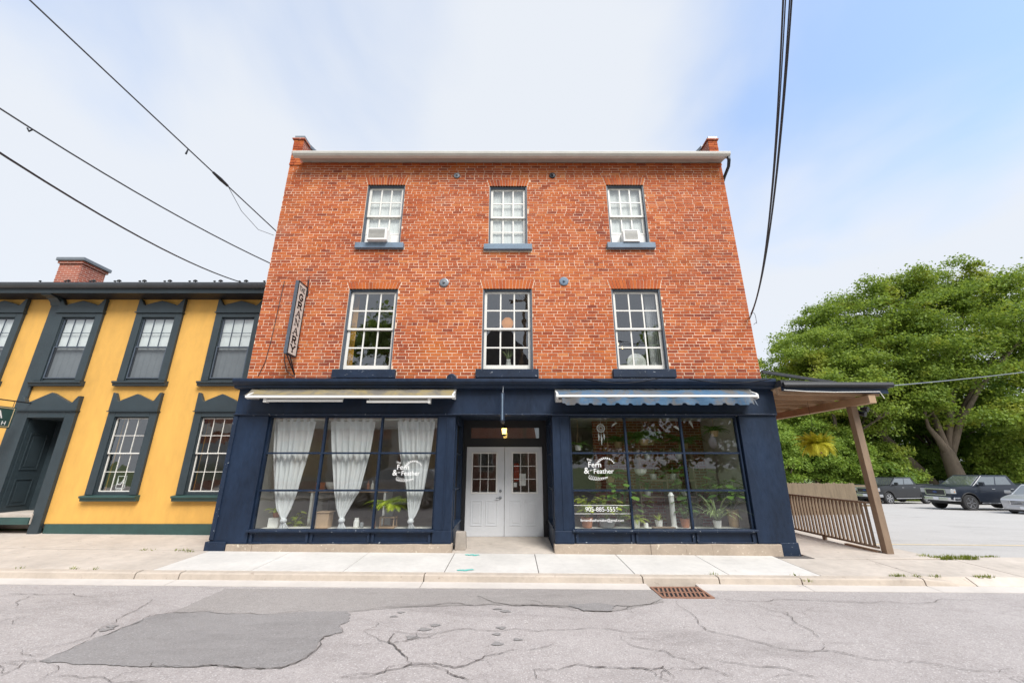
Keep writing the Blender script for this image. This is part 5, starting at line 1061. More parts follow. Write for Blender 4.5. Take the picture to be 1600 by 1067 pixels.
# eaves, roof, chimney, pilaster board
MB().box(-24, -6.065, YY-.045, YY-.001, 5.93, 6.12).build('frieze_board', M['yellow_trim'], yb) if False else None
m_ = MB(); m_.prism([(YY+.02, 6.062), (9.93, 6.10), (9.93, 6.13), (YY+.02, 6.15)], 'x', -24, -6.075); m_.build('soffit', M['black'], yb)
m_ = MB(); m_.prism([(9.93, 6.09), (9.90, 6.09), (9.90, 6.36), (9.93, 6.36)], 'x', -24, -6.075); m_.build('fascia', M['yellow_trim'], yb)
m_ = MB(); m_.prism([(9.895, 6.21), (9.84, 6.215), (9.80, 6.25), (9.785, 6.30), (9.785, 6.355), (9.80, 6.355), (9.80, 6.31), (9.815, 6.26), (9.845, 6.23), (9.895, 6.225)], 'x', -24, -6.075); m_.build('gutter', M['roof_dark'], yb)
rf = MB().prism([(9.88, 6.375), (15.5, 7.55), (21, 6.35), (21, 6.25), (15.5, 7.45), (9.95, 6.30)], 'x', -24, -6.075).build('roof', M['roof_dark'], yb)
MB().box(-24, -6.1, 20.5, 20.8, 0, 6.3).build('rear_wall', M['yellow'], yb); MB().box(-24, -23.8, 10.6, 20.4, 0, 6.3).build('side_wall', M['yellow'], yb)
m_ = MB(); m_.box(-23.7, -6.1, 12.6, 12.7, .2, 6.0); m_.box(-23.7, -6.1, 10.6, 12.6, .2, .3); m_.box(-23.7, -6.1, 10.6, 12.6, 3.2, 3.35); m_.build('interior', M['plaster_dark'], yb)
def rosette(x, y, z, big):
    m_ = MB(); r = .05 if big else .032
    for k in range(5): a = math.pi*(k+.5)/5; m_.tube([(x, y, z), (x+r*1.1*math.cos(a), y, z+r*1.0*math.sin(a))], [.010, .022 if big else .014], 6)
    m_.tube([(x, y+.05, z-.04), (x, y, z)], .012, 5); return m_
for k in range(9): rosette(-6.62-k*.70*1.0, 10.05, 6.50, True).build('snow_guard', M['black'], rf)
for k in range(10): rosette(-6.95-k*.70, 10.25, 6.595, False).build('snow_guard', M['black'], rf)
ch = MB(); ch.box(-16.33, -15.50, 13.0, 13.85, 6.6, 8.62); cm = ch.build('chimney', M['wallbrick'], yb); MB().box(-16.37, -15.46, 12.95, 13.9, 8.621, 8.72).build('corbel', M['wallbrick'], cm); MB().box(-16.42, -15.41, 12.9, 13.95, 8.721, 8.84).build('chimney_cap', M['grey_metal'], cm, bevel=.01)
m_ = MB(); m_.box(-12.68, -12.44, YY-.055, YY-.001, .345, 5.86); m_.build('pilaster_board', M['yellow_trim'], yb, bevel=.006)
m_ = MB(); m_.prism([(YY-.001, 5.86), (YY-.06, 5.86), (YY-.10, 5.95), (YY-.20, 6.03), (YY-.36, 6.06), (YY-.36, 6.10), (YY-.001, 6.08)], 'x', -12.70, -12.42); m_.build('bracket', M['yellow_trim'], yb, bevel=.006)
# window decal and hanging sign of the yellow building
tg = bpy.data.objects
m_ = MB(); xd, zd = -9.58, 1.27
for q in ((xd-.11, xd+.11, zd+.13, zd+.145), (xd-.11, xd+.11, zd-.145, zd-.13), (xd-.11, xd-.095, zd-.13, zd+.13), (xd+.095, xd+.11, zd-.13, zd+.13), (xd-.10, xd+.10, zd-.18, zd-.165), (xd-.10, xd+.10, zd-.215, zd-.20)): m_.box(q[0], q[1], YY+.108, YY+.111, q[2], q[3])
dcl = thing('window_decal', 'white square logo decal on the ground-floor window of the yellow building', 'decal', (xd, YY+.11, zd-.2)); m_.build('decal_frame', M['letter'], dcl)
obj('lettering', text_mesh('LA', .19, M['letter'], 'lettering', .001), dcl, basis=Matrix.Translation((xd, YY+.109, zd)) @ FACE)
hs2 = thing('bracket_sign', 'dark hanging sign with gold border projecting from the yellow wall', 'sign', (-12.2, 10.2, 2.5))
MB().box(-12.24, -12.20, 8.75, 9.92, 2.52, 3.02).build('sign_board', M['green_trim'], hs2, bevel=.005)
m_ = MB(); X = -12.199; m_.box(X, X+.003, 8.78, 9.89, 2.545, 2.56); m_.box(X, X+.003, 8.78, 9.89, 2.98, 2.995); m_.box(X, X+.003, 8.78, 8.795, 2.56, 2.98); m_.box(X, X+.003, 9.875, 9.89, 2.56, 2.98); m_.build('gold_border', M['line_yellow'], hs2)
for tx, y_, z_, s_ in (('LA', 9.55, 2.82, .26), ('H', 9.76, 2.63, .13)): obj('lettering', text_mesh(tx, s_, M['letter'], 'lettering', .001), hs2, basis=Matrix.Translation((X+.003, y_, z_)) @ SIDE)
m_ = MB(); m_.tube([(-12.22, 10.24, 3.17), (-12.22, 8.6, 3.17)], .016, 6); m_.tube([(-12.22, 9.85, 3.02), (-12.22, 9.85, 3.17)], .006, 5); m_.tube([(-12.22, 8.9, 3.02), (-12.22, 8.9, 3.17)], .006, 5); m_.build('arm', M['dark_metal'], hs2)

# ------------------------------------------------------------------ porch, railing, hanging fern
tag(MB().box(5.87, 8.32, 8.61, 15.0, -.30, -.052).build('porch_slab', M['concrete_old'], bevel=.01), kind='structure')
po = thing('lean_to_porch', 'open timber lean-to porch with dark fascia on the building corner', 'porch', (7.69, 9.05, -.05))
MB().box(7.62, 7.76, 8.98, 9.12, -.052, 2.925).build('post', M['wood_brown'], po, bevel=.006)
MB().box(7.62, 7.76, 14.5, 14.64, -.052, 2.925).build('post', M['wood_brown'], po, bevel=.006)
MB().box(7.615, 7.765, 8.47, 15.0, 2.926, 3.095).build('beam', M['wood_tan'], po, bevel=.006)
for k in range(9):
    y = 8.62 + k*.62; MB().hexa([(5.80, y, 3.13), (8.0, y, 3.096), (8.0, y+.045, 3.096), (5.80, y+.045, 3.13), (5.80, y, 3.25), (8.0, y, 3.20), (8.0, y+.045, 3.20), (5.80, y+.045, 3.25)]).build('rafter', M['wood_tan'], po)
MB().hexa([(5.80, 8.5, 3.251), (8.06, 8.5, 3.201), (8.06, 15.2, 3.201), (5.80, 15.2, 3.251), (5.80, 8.5, 3.28), (8.06, 8.5, 3.23), (8.06, 15.2, 3.23), (5.80, 15.2, 3.28)]).build('roof_boards', M['wood_tan'], po)
MB().hexa([(5.80, 8.455, 3.283), (8.10, 8.455, 3.232), (8.10, 15.3, 3.232), (5.80, 15.3, 3.283), (5.80, 8.455, 3.42), (8.10, 8.455, 3.33), (8.10, 15.3, 3.33), (5.80, 15.3, 3.42)]).build('roof', M['roof_dark'], po)
MB().hexa([(5.80, 8.46, 3.185), (8.06, 8.46, 3.125), (8.06, 8.495, 3.125), (5.80, 8.495, 3.185), (5.80, 8.46, 3.281), (8.06, 8.46, 3.230), (8.06, 8.495, 3.230), (5.80, 8.495, 3.281)]).build('fascia', M['navy'], po)
MB().prism([(8.452, 3.36), (8.40, 3.36), (8.38, 3.30), (8.40, 3.26), (8.452, 3.25)], 'x', 5.82, 8.16).build('gutter', M['black'], po)
m_ = MB(); m_.hexa([(5.80, 9.0, 3.70), (7.45, 9.0, 3.44), (7.45, 9.06, 3.44), (5.80, 9.06, 3.70), (5.80, 9.0, 3.765), (7.45, 9.0, 3.50), (7.45, 9.06, 3.50), (5.80, 9.06, 3.765)]); m_.build('upper_flashing', M['roof_dark'], po)
m_ = MB(); m_.tube([(5.82, 8.44, 3.20), (6.3, 8.43, 3.165), (6.9, 8.43, 3.15), (7.5, 8.43, 3.155), (7.85, 8.43, 3.16), (7.93, 8.45, 3.02)], .009, 5); m_.build('cable', M['white_metal'], po)
fl = thing('floodlight', 'small black twin floodlight on the porch post', 'light', (7.80, 9.05, 2.78)); m_ = MB(); m_.tube([(7.765, 9.05, 2.82), (7.84, 9.03, 2.82)], .022, 8); m_.build('mount', M['black'], fl)
for k, (dy, dz) in enumerate(((-.03, .05), (.06, -.04))): m_ = MB(); m_.tube([(7.84, 9.03+dy, 2.82+dz), (7.87, 8.97+dy, 2.82+dz-.01), (7.90, 8.91+dy, 2.82+dz-.03)], [.03, .05, .062], 10); m_.build('lamp_head', M['black'], fl)
rl = thing('porch_railing', 'brown wooden railing with slim vertical balusters along the porch', 'railing', (7.6, 11.5, -.05))
MB().box(7.555, 7.645, 9.13, 14.48, .885, .925).build('top_rail', M['wood_brown'], rl, bevel=.005); MB().box(7.575, 7.625, 9.13, 14.48, .02, .06).build('bottom_rail', M['wood_brown'], rl, bevel=.004)
for k in range(46):
    y = 9.20 + k*.115; MB().box(7.581, 7.619, y, y+.038, .061, .884).build('baluster', M['wood_brown'], rl)
for y in (10.6, 12.6): MB().box(7.57, 7.63, y, y+.08, -.05, .019).build('foot_block', M['wood_brown'], rl)
MB().box(7.56, 7.64, 9.15, 10.0, -.05, -.02).build('ground_board', M['wood_tan'], rl)
hf = thing('hanging_fern', 'yellow-green fern in hanging basket under the porch roof', 'plant', (7.05, 9.5, 1.9)); MB().lathe([(.06, 0), (.13, .05), (.17, .16), (.16, .16)], (7.05, 9.5, 1.92), 14).build('basket', M['rust'], hf)
m_ = MB(); fern(m_, (7.05, 9.5, 2.10), 50, .50, 3, .45); fern(m_, (7.05, 9.5, 2.08), 60, .46, 4, 1.0); fern(m_, (7.05, 9.5, 2.10), 44, .42, 6, .12); fern(m_, (7.05, 9.5, 2.06), 40, .36, 7, 1.5); m_.build('fronds', M['leaf_lime2'] if 'leaf_lime2' in M else leafmat('bright_lime_fern', (.70, .70, .07), (.95, .88, .12), .5), hf); m_ = MB()  # fronds coloured extra bright yellow-lime, since the porch roof keeps the sun off
for k in range(3): a = 2.1*k; m_.tube([(7.05+.16*math.cos(a), 9.5+.16*math.sin(a), 2.08), (7.05, 9.5, 2.62)], .004, 4)
m_.tube([(7.05, 9.5, 2.62), (7.05, 9.5, 3.11)], .004, 4); m_.build('hanger', M['wire'], hf)
fn = thing('board_fence', 'weathered vertical board fence beyond the porch railing', 'fence', (13.5, 20, LOT(13.5, 20)))
for k in range(50):
    x = 9.0 + k*.16; y = 19.0 + (x-9)*.25; z = LOT(x, y)-.15; h = 1.58 + random.uniform(-.03, .03)
    MB().prism([(x, z), (x+.15, z), (x+.15, z+h-.04), (x+.075, z+h), (x, z+h-.04)], 'y', y, y+.02).build('board', M['fence_wood'], fn)
for dz in (.35, 1.25): MB().hexa([(9, 19.021, LOT(9, 19)+dz), (18.2, 21.321, LOT(18.2, 21.3)+dz), (18.2, 21.36, LOT(18.2, 21.3)+dz), (9, 19.06, LOT(9, 19)+dz), (9, 19.021, LOT(9, 19)+dz+.09), (18.2, 21.321, LOT(18.2, 21.3)+dz+.09), (18.2, 21.36, LOT(18.2, 21.3)+dz+.09), (9, 19.06, LOT(9, 19)+dz+.09)]).build('rail', M['fence_wood'], fn)

# ------------------------------------------------------------------ vehicles
def paint(name, col, met=.3):
    m, t, b = newmat(name); f = noise(t, pos(t), 300, 2); t.links.new(mixc(t, rng(t, f, .3, .7, 0, 1), tuple(q*.85 for q in col), col), b.inputs['Base Color']); b.inputs['Metallic'].default_value = met; b.inputs['Roughness'].default_value = .38; sock(b, 'Coat Weight', 'Clearcoat').default_value = .35; sock(b, 'Coat Roughness', 'Clearcoat Roughness').default_value = .12; return m
M['car_black'] = paint('black_car_paint', (.012, .014, .018), .1); M['car_navy'] = paint('dark_blue_black_car_paint', (.012, .018, .032), .15); M['car_silver'] = paint('silver_car_paint', (.52, .53, .55), .6); M['car_white'] = paint('pale_silver_car_paint', (.62, .64, .66), .4)
M['chrome'] = mat('chrome', (.62, .63, .65), .12, .04, 6, 0, metal=1.0); M['tyre'] = mat('tyre_rubber', (.025, .025, .026), .85, .2, 12, .3, 80, local=True); M['car_glass'] = mat('tinted_car_glass', (.20, .225, .24), .03, .1, 4, 0, metal=.65, spec=1.0, coat=1.0); M['lamp'] = mat('headlamp_lens', (.36, .37, .38), .12, .1, 8, 0, spec=.8); M['amber'] = mat('amber_lens', (.65, .28, .08), .2, .1, 8, 0); M['trim_black'] = mat('black_plastic', (.02, .02, .021), .6, .2, 8, .1, local=True); M['plate'] = mat('licence_plate', (.70, .72, .76), .4, .03, 8, 0); M['rim'] = mat('alloy_rim', (.50, .51, .53), .25, .05, 8, 0, metal=.9)
M['badge'] = mat('blue_badge', (.02, .05, .18), .3, .1, 8, 0)
def arc(cx, cz, r, n=9): return [(cx + r*math.cos(math.pi*k/n), cz + r*math.sin(math.pi*k/n)) for k in range(n+1)]
def wheel(t_, x, y, r, wd, s_):
    c = (x, y, r); w_ = MB(); w_.lathe([(r*.66, -wd/2), (r*.93, -wd/2), (r, -wd*.36), (r, wd*.36), (r*.93, wd/2), (r*.66, wd/2)], c, 26, 'y'); wh = w_.build('wheel', M['tyre'], t_, local=True, smooth=False)
    f_ = MB(); yo = y + s_*wd/2; f_.lathe([(r*.66, 0), (r*.66, s_*.012), (r*.60, s_*.012), (r*.58, -s_*.05), (.02, -s_*.055)] if s_ > 0 else [(.02, -s_*.055), (r*.58, -s_*.05), (r*.60, s_*.012), (r*.66, s_*.012), (r*.66, 0)], (x, yo-s_*.005, r), 26, 'y')
    for k in range(6):
        a = k*math.pi/3; d = Vector((math.cos(a), 0, math.sin(a))); n_ = Vector((-d.z, 0, d.x)); p0, p1 = Vector((x, yo, r))+d*r*.1, Vector((x, yo, r))+d*r*.62
        f_.hexa([tuple(p0-n_*.045-Vector((0, s_*.05, 0))), tuple(p0+n_*.045-Vector((0, s_*.05, 0))), tuple(p1+n_*.035-Vector((0, s_*.05, 0))), tuple(p1-n_*.035-Vector((0, s_*.05, 0))), tuple(p0-n_*.04+Vector((0, s_*.008, 0))), tuple(p0+n_*.04+Vector((0, s_*.008, 0))), tuple(p1+n_*.03+Vector((0, s_*.008, 0))), tuple(p1-n_*.03+Vector((0, s_*.008, 0)))])
    f_.build('rim', M['rim'], wh, local=True)
def quad_on(mb_, a, b, c, d, off):
    a, b, c, d = map(Vector, (a, b, c, d)); n_ = (b-a).cross(d-a).normalized()*off; mb_.add([a+n_, b+n_, c+n_, d+n_, a-n_, b-n_, c-n_, d-n_], [(0, 1, 2, 3), (7, 6, 5, 4), (0, 4, 5, 1), (1, 5, 6, 2), (2, 6, 7, 3), (3, 7, 4, 0)])
def lerp(a, b, t_): return tuple(a[i]+(b[i]-a[i])*t_ for i in range(3))
def car(name, label, kind, loc, heading, pm, group=None):
    z = LOT(loc[0], loc[1]) if loc[1] > 8 else rz(loc[0], loc[1])
    t_ = thing(name, label, {'pickup': 'pickup truck', 'sedan': 'car', 'suv': 'car'}[kind], (loc[0], loc[1], z+.004), rad(heading), group)
    if kind == 'pickup':
        W, FA, RA, r = .99, 1.95, -1.75, .455; prof = [(2.86, .56), (2.90, .70), (2.90, 1.16), (2.86, 1.29), (2.5, 1.345), (1.55, 1.385), (-1.10, 1.41), (-1.16, 1.43), (-2.98, 1.45), (-3.02, 1.30), (-3.02, .62), (-2.94, .55)]
        base = [(1.58, 1.38), (-1.12, 1.405)]; roof = [(.66, 1.98), (-.94, 1.98)]; wb, wt = .955, .78; wd = .28; hl = 1.335
        sides = [(.04, .50), (.53, .90)]; gr = (.84, 1.20, .58); bump_m = M['chrome']
    elif kind == 'sedan':
        W, FA, RA, r = .89, 1.38, -1.38, .32; prof = [(2.20, .26), (2.30, .42), (2.30, .60), (2.20, .72), (1.6, .84), (1.05, .92), (-1.2, .97), (-1.55, .99), (-2.20, .96), (-2.30, .82), (-2.30, .42), (-2.22, .30)]
        base = [(1.15, .91), (-1.75, .97)]; roof = [(.28, 1.43), (-.80, 1.41)]; wb, wt = .83, .60; wd = .22
        sides = [(.05, .50), (.53, .92)]; gr = (.48, .68, .46); bump_m = pm
    else:
        W, FA, RA, r = .94, 1.45, -1.45, .37; prof = [(2.22, .34), (2.34, .52), (2.34, .80), (2.22, .98), (1.5, 1.07), (1.15, 1.10), (-2.10, 1.13), (-2.28, 1.05), (-2.34, .60), (-2.24, .36)]
        base = [(1.30, 1.08), (-2.12, 1.12)]; roof = [(.45, 1.66), (-1.60, 1.62)]; wb, wt = .88, .66; wd = .25
        sides = [(.04, .36), (.38, .68)]; gr = (.60, .95, .55); bump_m = pm
    ra_ = r*1.20; zb = prof[0][1]-.04
    # body as a loft: top line from the profile, underside with round wheel openings, sides bulging out to the shoulder
    xf, xr = max(p[0] for p in prof), min(p[0] for p in prof); zt = max(p[1] for p in prof); zs_ = zb + (zt-zb)*.62
    tops = sorted([(p[0], p[1]) for p in prof if p[1] > prof[0][1]+.30 or abs(p[0]) < 1.9], key=lambda p: p[0])
    def ztop(x):
        if x <= tops[0][0]: return tops[0][1]
        for (x0, a0), (x1, a1) in zip(tops[:-1], tops[1:]):
            if x0 <= x <= x1: return a0 + (a1-a0)*((x-x0)/max(1e-6, x1-x0))
        return tops[-1][1]
    def zbot(x):
        z_ = zb + max(0, (abs(x-(xf+xr)/2)-(xf-xr)/2+.35)/.35)*.10
        for ax in (FA, RA):
            if abs(x-ax) < ra_: z_ = max(z_, r + math.sqrt(max(0, ra_**2-(x-ax)**2)))
        return z_
    def yw(z_, x_):
        v = min(1, max(0, (z_-zb)/(zt-zb))); f = .955 + .045*math.sin(min(1, v/.62)*math.pi/2) - .065*max(0, (v-.62)/.38)**1.6
        e = 1 - .11*max(0, (x_-(xf-.55))/.55)**2 - .07*max(0, (-(x_)-(-xr-.45))/.45)**2
        return W*f*e
    xs_ = sorted(set([round(xr + (xf-xr)*k/44, 4) for k in range(45)] + [round(ax + ra_*math.cos(math.pi*k/12), 4) for ax in (FA, RA) for k in range(13)] + [round(ax + q*(ra_+.002), 4) for ax in (FA, RA) for q in (-1, 1)]))
    NV = 7; mb_ = MB()
    for x in xs_:
        z0_, z1_ = zbot(x), max(zbot(x)+.05, ztop(x))
        ring = [(x, yw(z0_+(z1_-z0_)*k/(NV-1), x), z0_+(z1_-z0_)*k/(NV-1)) for k in range(NV)]; y1_ = ring[-1][1]
        ring += [(x, y1_*.90, z1_+.022), (x, y1_*.5, z1_+.034), (x, 0, z1_+.036)]
        ring += [(a_, -b_, c_) for a_, b_, c_ in reversed(ring[:-1])]
        mb_.v += ring
    nr = 2*NV+5
    for i_ in range(len(xs_)-1):
        for k in range(nr-1): mb_.f.append((i_*nr+k, (i_+1)*nr+k, (i_+1)*nr+k+1, i_*nr+k+1)); mb_.m.append(0)
        mb_.f.append((i_*nr+nr-1, (i_+1)*nr+nr-1, (i_+1)*nr, i_*nr)); mb_.m.append(0)
    mb_.f.append(tuple(range(nr))); mb_.m.append(0); mb_.f.append(tuple((len(xs_)-1)*nr+k for k in range(nr-1, -1, -1))); mb_.m.append(0)
    me = mb_.mesh('body', pm); bm = bmesh.new(); bm.from_mesh(me); bmesh.ops.recalc_face_normals(bm, faces=bm.faces[:]); bm.to_mesh(me); bm.free()
    o = obj('body', me, t_, local=True, smooth=True); me.set_sharp_from_angle(angle=rad(32))
    # cabin
    B = [(base[0][0], wb, base[0][1]-.02), (base[0][0], -wb, base[0][1]-.02), (base[1][0], -wb, base[1][1]-.02), (base[1][0], wb, base[1][1]-.02)]; T = [(roof[0][0], wt, roof[0][1]), (roof[0][0], -wt, roof[0][1]), (roof[1][0], -wt, roof[1][1]), (roof[1][0], wt, roof[1][1])]
    c_ = MB(); c_.add(B+T, [(0, 1, 2, 3), (4, 7, 6, 5), (0, 4, 5, 1), (1, 5, 6, 2), (2, 6, 7, 3), (3, 7, 4, 0)]); me = c_.mesh('cabin', pm); bm = bmesh.new(); bm.from_mesh(me); bmesh.ops.recalc_face_normals(bm, faces=bm.faces[:]); bm.to_mesh(me); bm.free(); obj('cabin', me, t_, local=True, bevel=.035)
    def pane(nm, b0, b1, t0, t1, u0, u1, v0, v1):
        q = MB(); P_ = lambda u, v: lerp(lerp(b0, b1, u), lerp(t0, t1, u), v); quad_on(q, P_(u0, v0), P_(u1, v0), P_(u1, v1), P_(u0, v1), .008); q.build(nm, M['car_glass'], t_, local=True)
    pane('windscreen', B[0], B[1], T[0], T[1], .06, .94, .10, .90); pane('rear_window', B[2], B[3], T[2], T[3], .08, .92, .14, .86)
    for s_ in (0, 1):
        b0, b1, t0, t1 = (B[0], B[3], T[0], T[3]) if s_ == 0 else (B[1], B[2], T[1], T[2])
        for (u0, u1) in sides: pane('side_window', b0, b1, t0, t1, u0, u1, .14, .86)
        if kind == 'suv': pane('side_window', b0, b1, t0, t1, .71, .93, .14, .80)
    fx = prof[1][0]; z0, z1, hw = gr
    g_ = MB(); g_.box(fx-.02, fx+.018, -hw, hw, z0, z1); gg = g_.build('grille', M['trim_black'], t_, local=True, bevel=.02)
    f_ = MB(); k_ = .045 if kind == 'pickup' else .02
    f_.box(fx-.01, fx+.03, -hw-.02, hw+.02, z1-k_, z1+.01); f_.box(fx-.01, fx+.03, -hw-.02, hw+.02, z0-.01, z0+k_*.6); f_.box(fx-.01, fx+.03, -hw-.02, -hw+k_*.7, z0, z1); f_.box(fx-.01, fx+.03, hw-k_*.7, hw+.02, z0, z1)
    for q in range(2 if kind != 'pickup' else 0): zq = z0+(z1-z0)*(q+1)/3; f_.box(fx, fx+.026, -hw, hw, zq-.012, zq+.012)
    f_.build('grille_trim', M['chrome'] if kind != 'suv' else M['trim_black'], gg, local=True, bevel=.005)
    bd = MB()
    if kind == 'pickup': bd.add([(fx+.035, .13*math.cos(a), (z0+z1)/2+.055*math.sin(a)) for a in [q*math.pi/10 for q in range(20)]], [tuple(range(20))]); bd.build('badge', M['badge'], gg, local=True)
    elif kind == 'sedan':
        bd.tube([(fx+.036, .065*math.cos(a), (z0+z1)/2+.065*math.sin(a)) for a in [q*math.pi/10 for q in range(21)]], .008, 5)
        for q in range(3): a = math.pi/2+q*2.094; bd.tube([(fx+.036, 0, (z0+z1)/2), (fx+.036, .06*math.cos(a), (z0+z1)/2+.06*math.sin(a))], [.012, .003], 5)
        bd.build('badge', M['chrome'], gg, local=True)
    for s_ in (-1, 1):
        h_ = MB(); zc_ = (z0+z1)/2 + (.04 if kind != 'pickup' else .06); hh = .125 if kind == 'pickup' else .075
        yi, yo_ = hw+.035, yw(zc_, fx-.02)+.004; ys0, ys1 = (yi, yo_) if s_ > 0 else (-yo_, -yi); yb_ = yw(zc_, fx-.24)+.010
        h_.hexa([(fx+.022, s_*yi, zc_-hh), (fx+.005, s_*yo_, zc_-hh), (fx-.24, s_*yb_, zc_-hh), (fx-.24, s_*yi, zc_-hh), (fx+.016, s_*yi, zc_+hh), (fx-.002, s_*yo_, zc_+hh), (fx-.25, s_*yb_, zc_+hh), (fx-.25, s_*yi, zc_+hh)])
        h_.build('headlight', M['lamp'], t_, local=True, bevel=.012)
        if kind == 'pickup': MB().box(fx-.23, fx-.15, s_*(yw(zc_, fx-.2)-.03) if s_ > 0 else s_*(yw(zc_, fx-.2)+.006), s_*(yw(zc_, fx-.2)+.006) if s_ > 0 else s_*(yw(zc_, fx-.2)-.03), zc_-.05, zc_+.0).build('indicator', M['amber'], t_, local=True)
        MB().box(prof[-2][0]-.015, prof[-2][0]+.05, s_*(W-.02) if s_ < 0 else W-.20, s_*(W-.20) if s_ < 0 else W-.02, prof[-2][1]+.25, prof[-2][1]+.60 if kind == 'pickup' else prof[-2][1]+.42).build('tail_light', mat('red_lens', (.35, .02, .015), .25, .1, 8, 0) if 'red_lens' not in M else M['red_lens'], t_, local=True)
        xm = base[0][0]-.45; zm = base[0][1]+.10; mr_ = MB(); mr_.box(xm-.06, xm+.09, s_*(W+.02) if s_ > 0 else s_*(W+.24), s_*(W+.24) if s_ > 0 else s_*(W+.02), zm-.09 if kind == 'pickup' else zm-.05, zm+.14 if kind == 'pickup' else zm+.10); mr_.box(xm-.02, xm+.04, s_*(wb-.06) if s_ > 0 else s_*(W+.02), s_*(W+.02) if s_ > 0 else s_*(wb-.06), zm-.04, zm+.0); mr_.build('mirror', pm, t_, local=True, bevel=.02)
        d_ = MB()
        L_ = base[0][0]-base[1][0]
        for u in (.05, .51, .93): x = base[0][0]-L_*u; d_.box(x-.006, x+.006, s_*(yw(.8, x)-.02) if s_ > 0 else s_*(yw(.7, x)+.003), s_*(yw(.7, x)+.003) if s_ > 0 else s_*(yw(.8, x)-.02), zb+.12, zs_+.02)
        d_.build('door_gap', M['trim_black'], t_, local=True)
        for u in (.44, .86): x = base[0][0]-L_*u; zh = base[0][1]-.16; MB().box(x-.10, x+.10, s_*(yw(zh, x)-.005) if s_ > 0 else s_*(yw(zh, x)+.03), s_*(yw(zh, x)+.03) if s_ > 0 else s_*(yw(zh, x)-.005), zh-.018, zh+.018).build('door_handle', M['chrome'] if kind == 'pickup' else pm, t_, local=True, bevel=.006)
        if kind == 'pickup': MB().box(RA+ra_+.05, FA-ra_-.05, s_*(W-.1) if s_ > 0 else s_*(W+.05), s_*(W+.05) if s_ > 0 else s_*(W-.1), zb-.10, zb-.04).build('running_board', M['chrome'], t_, local=True, bevel=.01)
    b_ = MB(); zl = prof[0][1]
    if kind == 'pickup': b_.prism([(fx-.42, -W*.99), (fx-.10, -W*.93), (fx+.06, -.70), (fx+.07, .70), (fx-.10, W*.93), (fx-.42, W*.99), (fx-.42, W*.80), (fx-.1, .6), (fx-.1, -.6), (fx-.42, -W*.80)], 'z', zl-.02, zl+.19)
    else: b_.prism([(fx-.30, -W*.995), (fx-.06, -W*.90), (fx+.035, -.55), (fx+.035, .55), (fx-.06, W*.90), (fx-.30, W*.995), (fx-.30, W*.8), (fx-.1, .5), (fx-.1, -.5), (fx-.30, -W*.8)], 'z', zl-.02, zl+.16)
    b_.build('front_bumper', bump_m, t_, local=True, bevel=.025)
    MB().box(fx-.02, fx+.04, -.55, .55, zl-.10, zl-.021).build('lower_grille', M['trim_black'], t_, local=True); MB().box(fx+.071 if kind == 'pickup' else fx+.037, fx+.08 if kind == 'pickup' else fx+.046, -.16, .16, zl+.02, zl+.16).build('licence_plate', M['plate'], t_, local=True)
    MB().box(prof[-1][0]-.06, prof[-1][0]+.12, -W*.92, W*.92, zl+.02, zl+.18).build('rear_bumper', bump_m, t_, local=True, bevel=.02)
    MB().box(RA-.6, FA+.5, -W*.82, W*.82, r*.75, zb+.10).build('underbody', M['trim_black'], t_, local=True)
    for x in (FA, RA):
        for s_ in (-1, 1):
            wheel(t_, x, s_*(W-wd/2-.005), r, wd, s_)
            MB().tube([(x+(ra_+.01)*math.cos(a), s_*(yw(r+ra_*math.sin(a), x)+.004), r+(ra_+.01)*math.sin(a)) for a in [math.pi*k/12 for k in range(13)]], .028, 6).build('wheel_arch_trim', M['trim_black'] if kind != 'sedan' else pm, t_, local=True, smooth=True)
    return t_
def place(wx, wy, heading, fa, wy_off):        # from the contact point of the front wheel on the driver's side to the centre
    h = rad(heading); f = Vector((math.cos(h), math.sin(h))); l = Vector((-math.sin(h), math.cos(h))); c = Vector((wx, wy)) - f*fa - l*wy_off; return (c.x, c.y)
car('pickup_truck', 'black crew-cab pickup truck with large chrome grille, nearer of two', 'pickup', place(26.84, 25.11, 181, 1.95, .85), 181, M['car_navy'], 'cars parked across the lot')
car('pickup_truck', 'black crew-cab pickup truck farther back beside the porch post', 'pickup', place(28.98, 32.86, 192, 1.95, .85), 192, M['car_black'], 'cars parked across the lot')
car('sedan', 'silver saloon car with star badge at the picture edge', 'sedan', (28.25, 22.6), 200, M['car_silver'], 'cars parked across the lot')
car('dark_car', 'small black car half hidden behind the porch post', 'sedan', (29.6, 36.6), 192, M['car_black'], 'cars parked across the lot')
car('suv', 'pale silver SUV parked across the street, reflected in the shop glass', 'suv', (-5.2, -1.9), 180, M['car_white'])

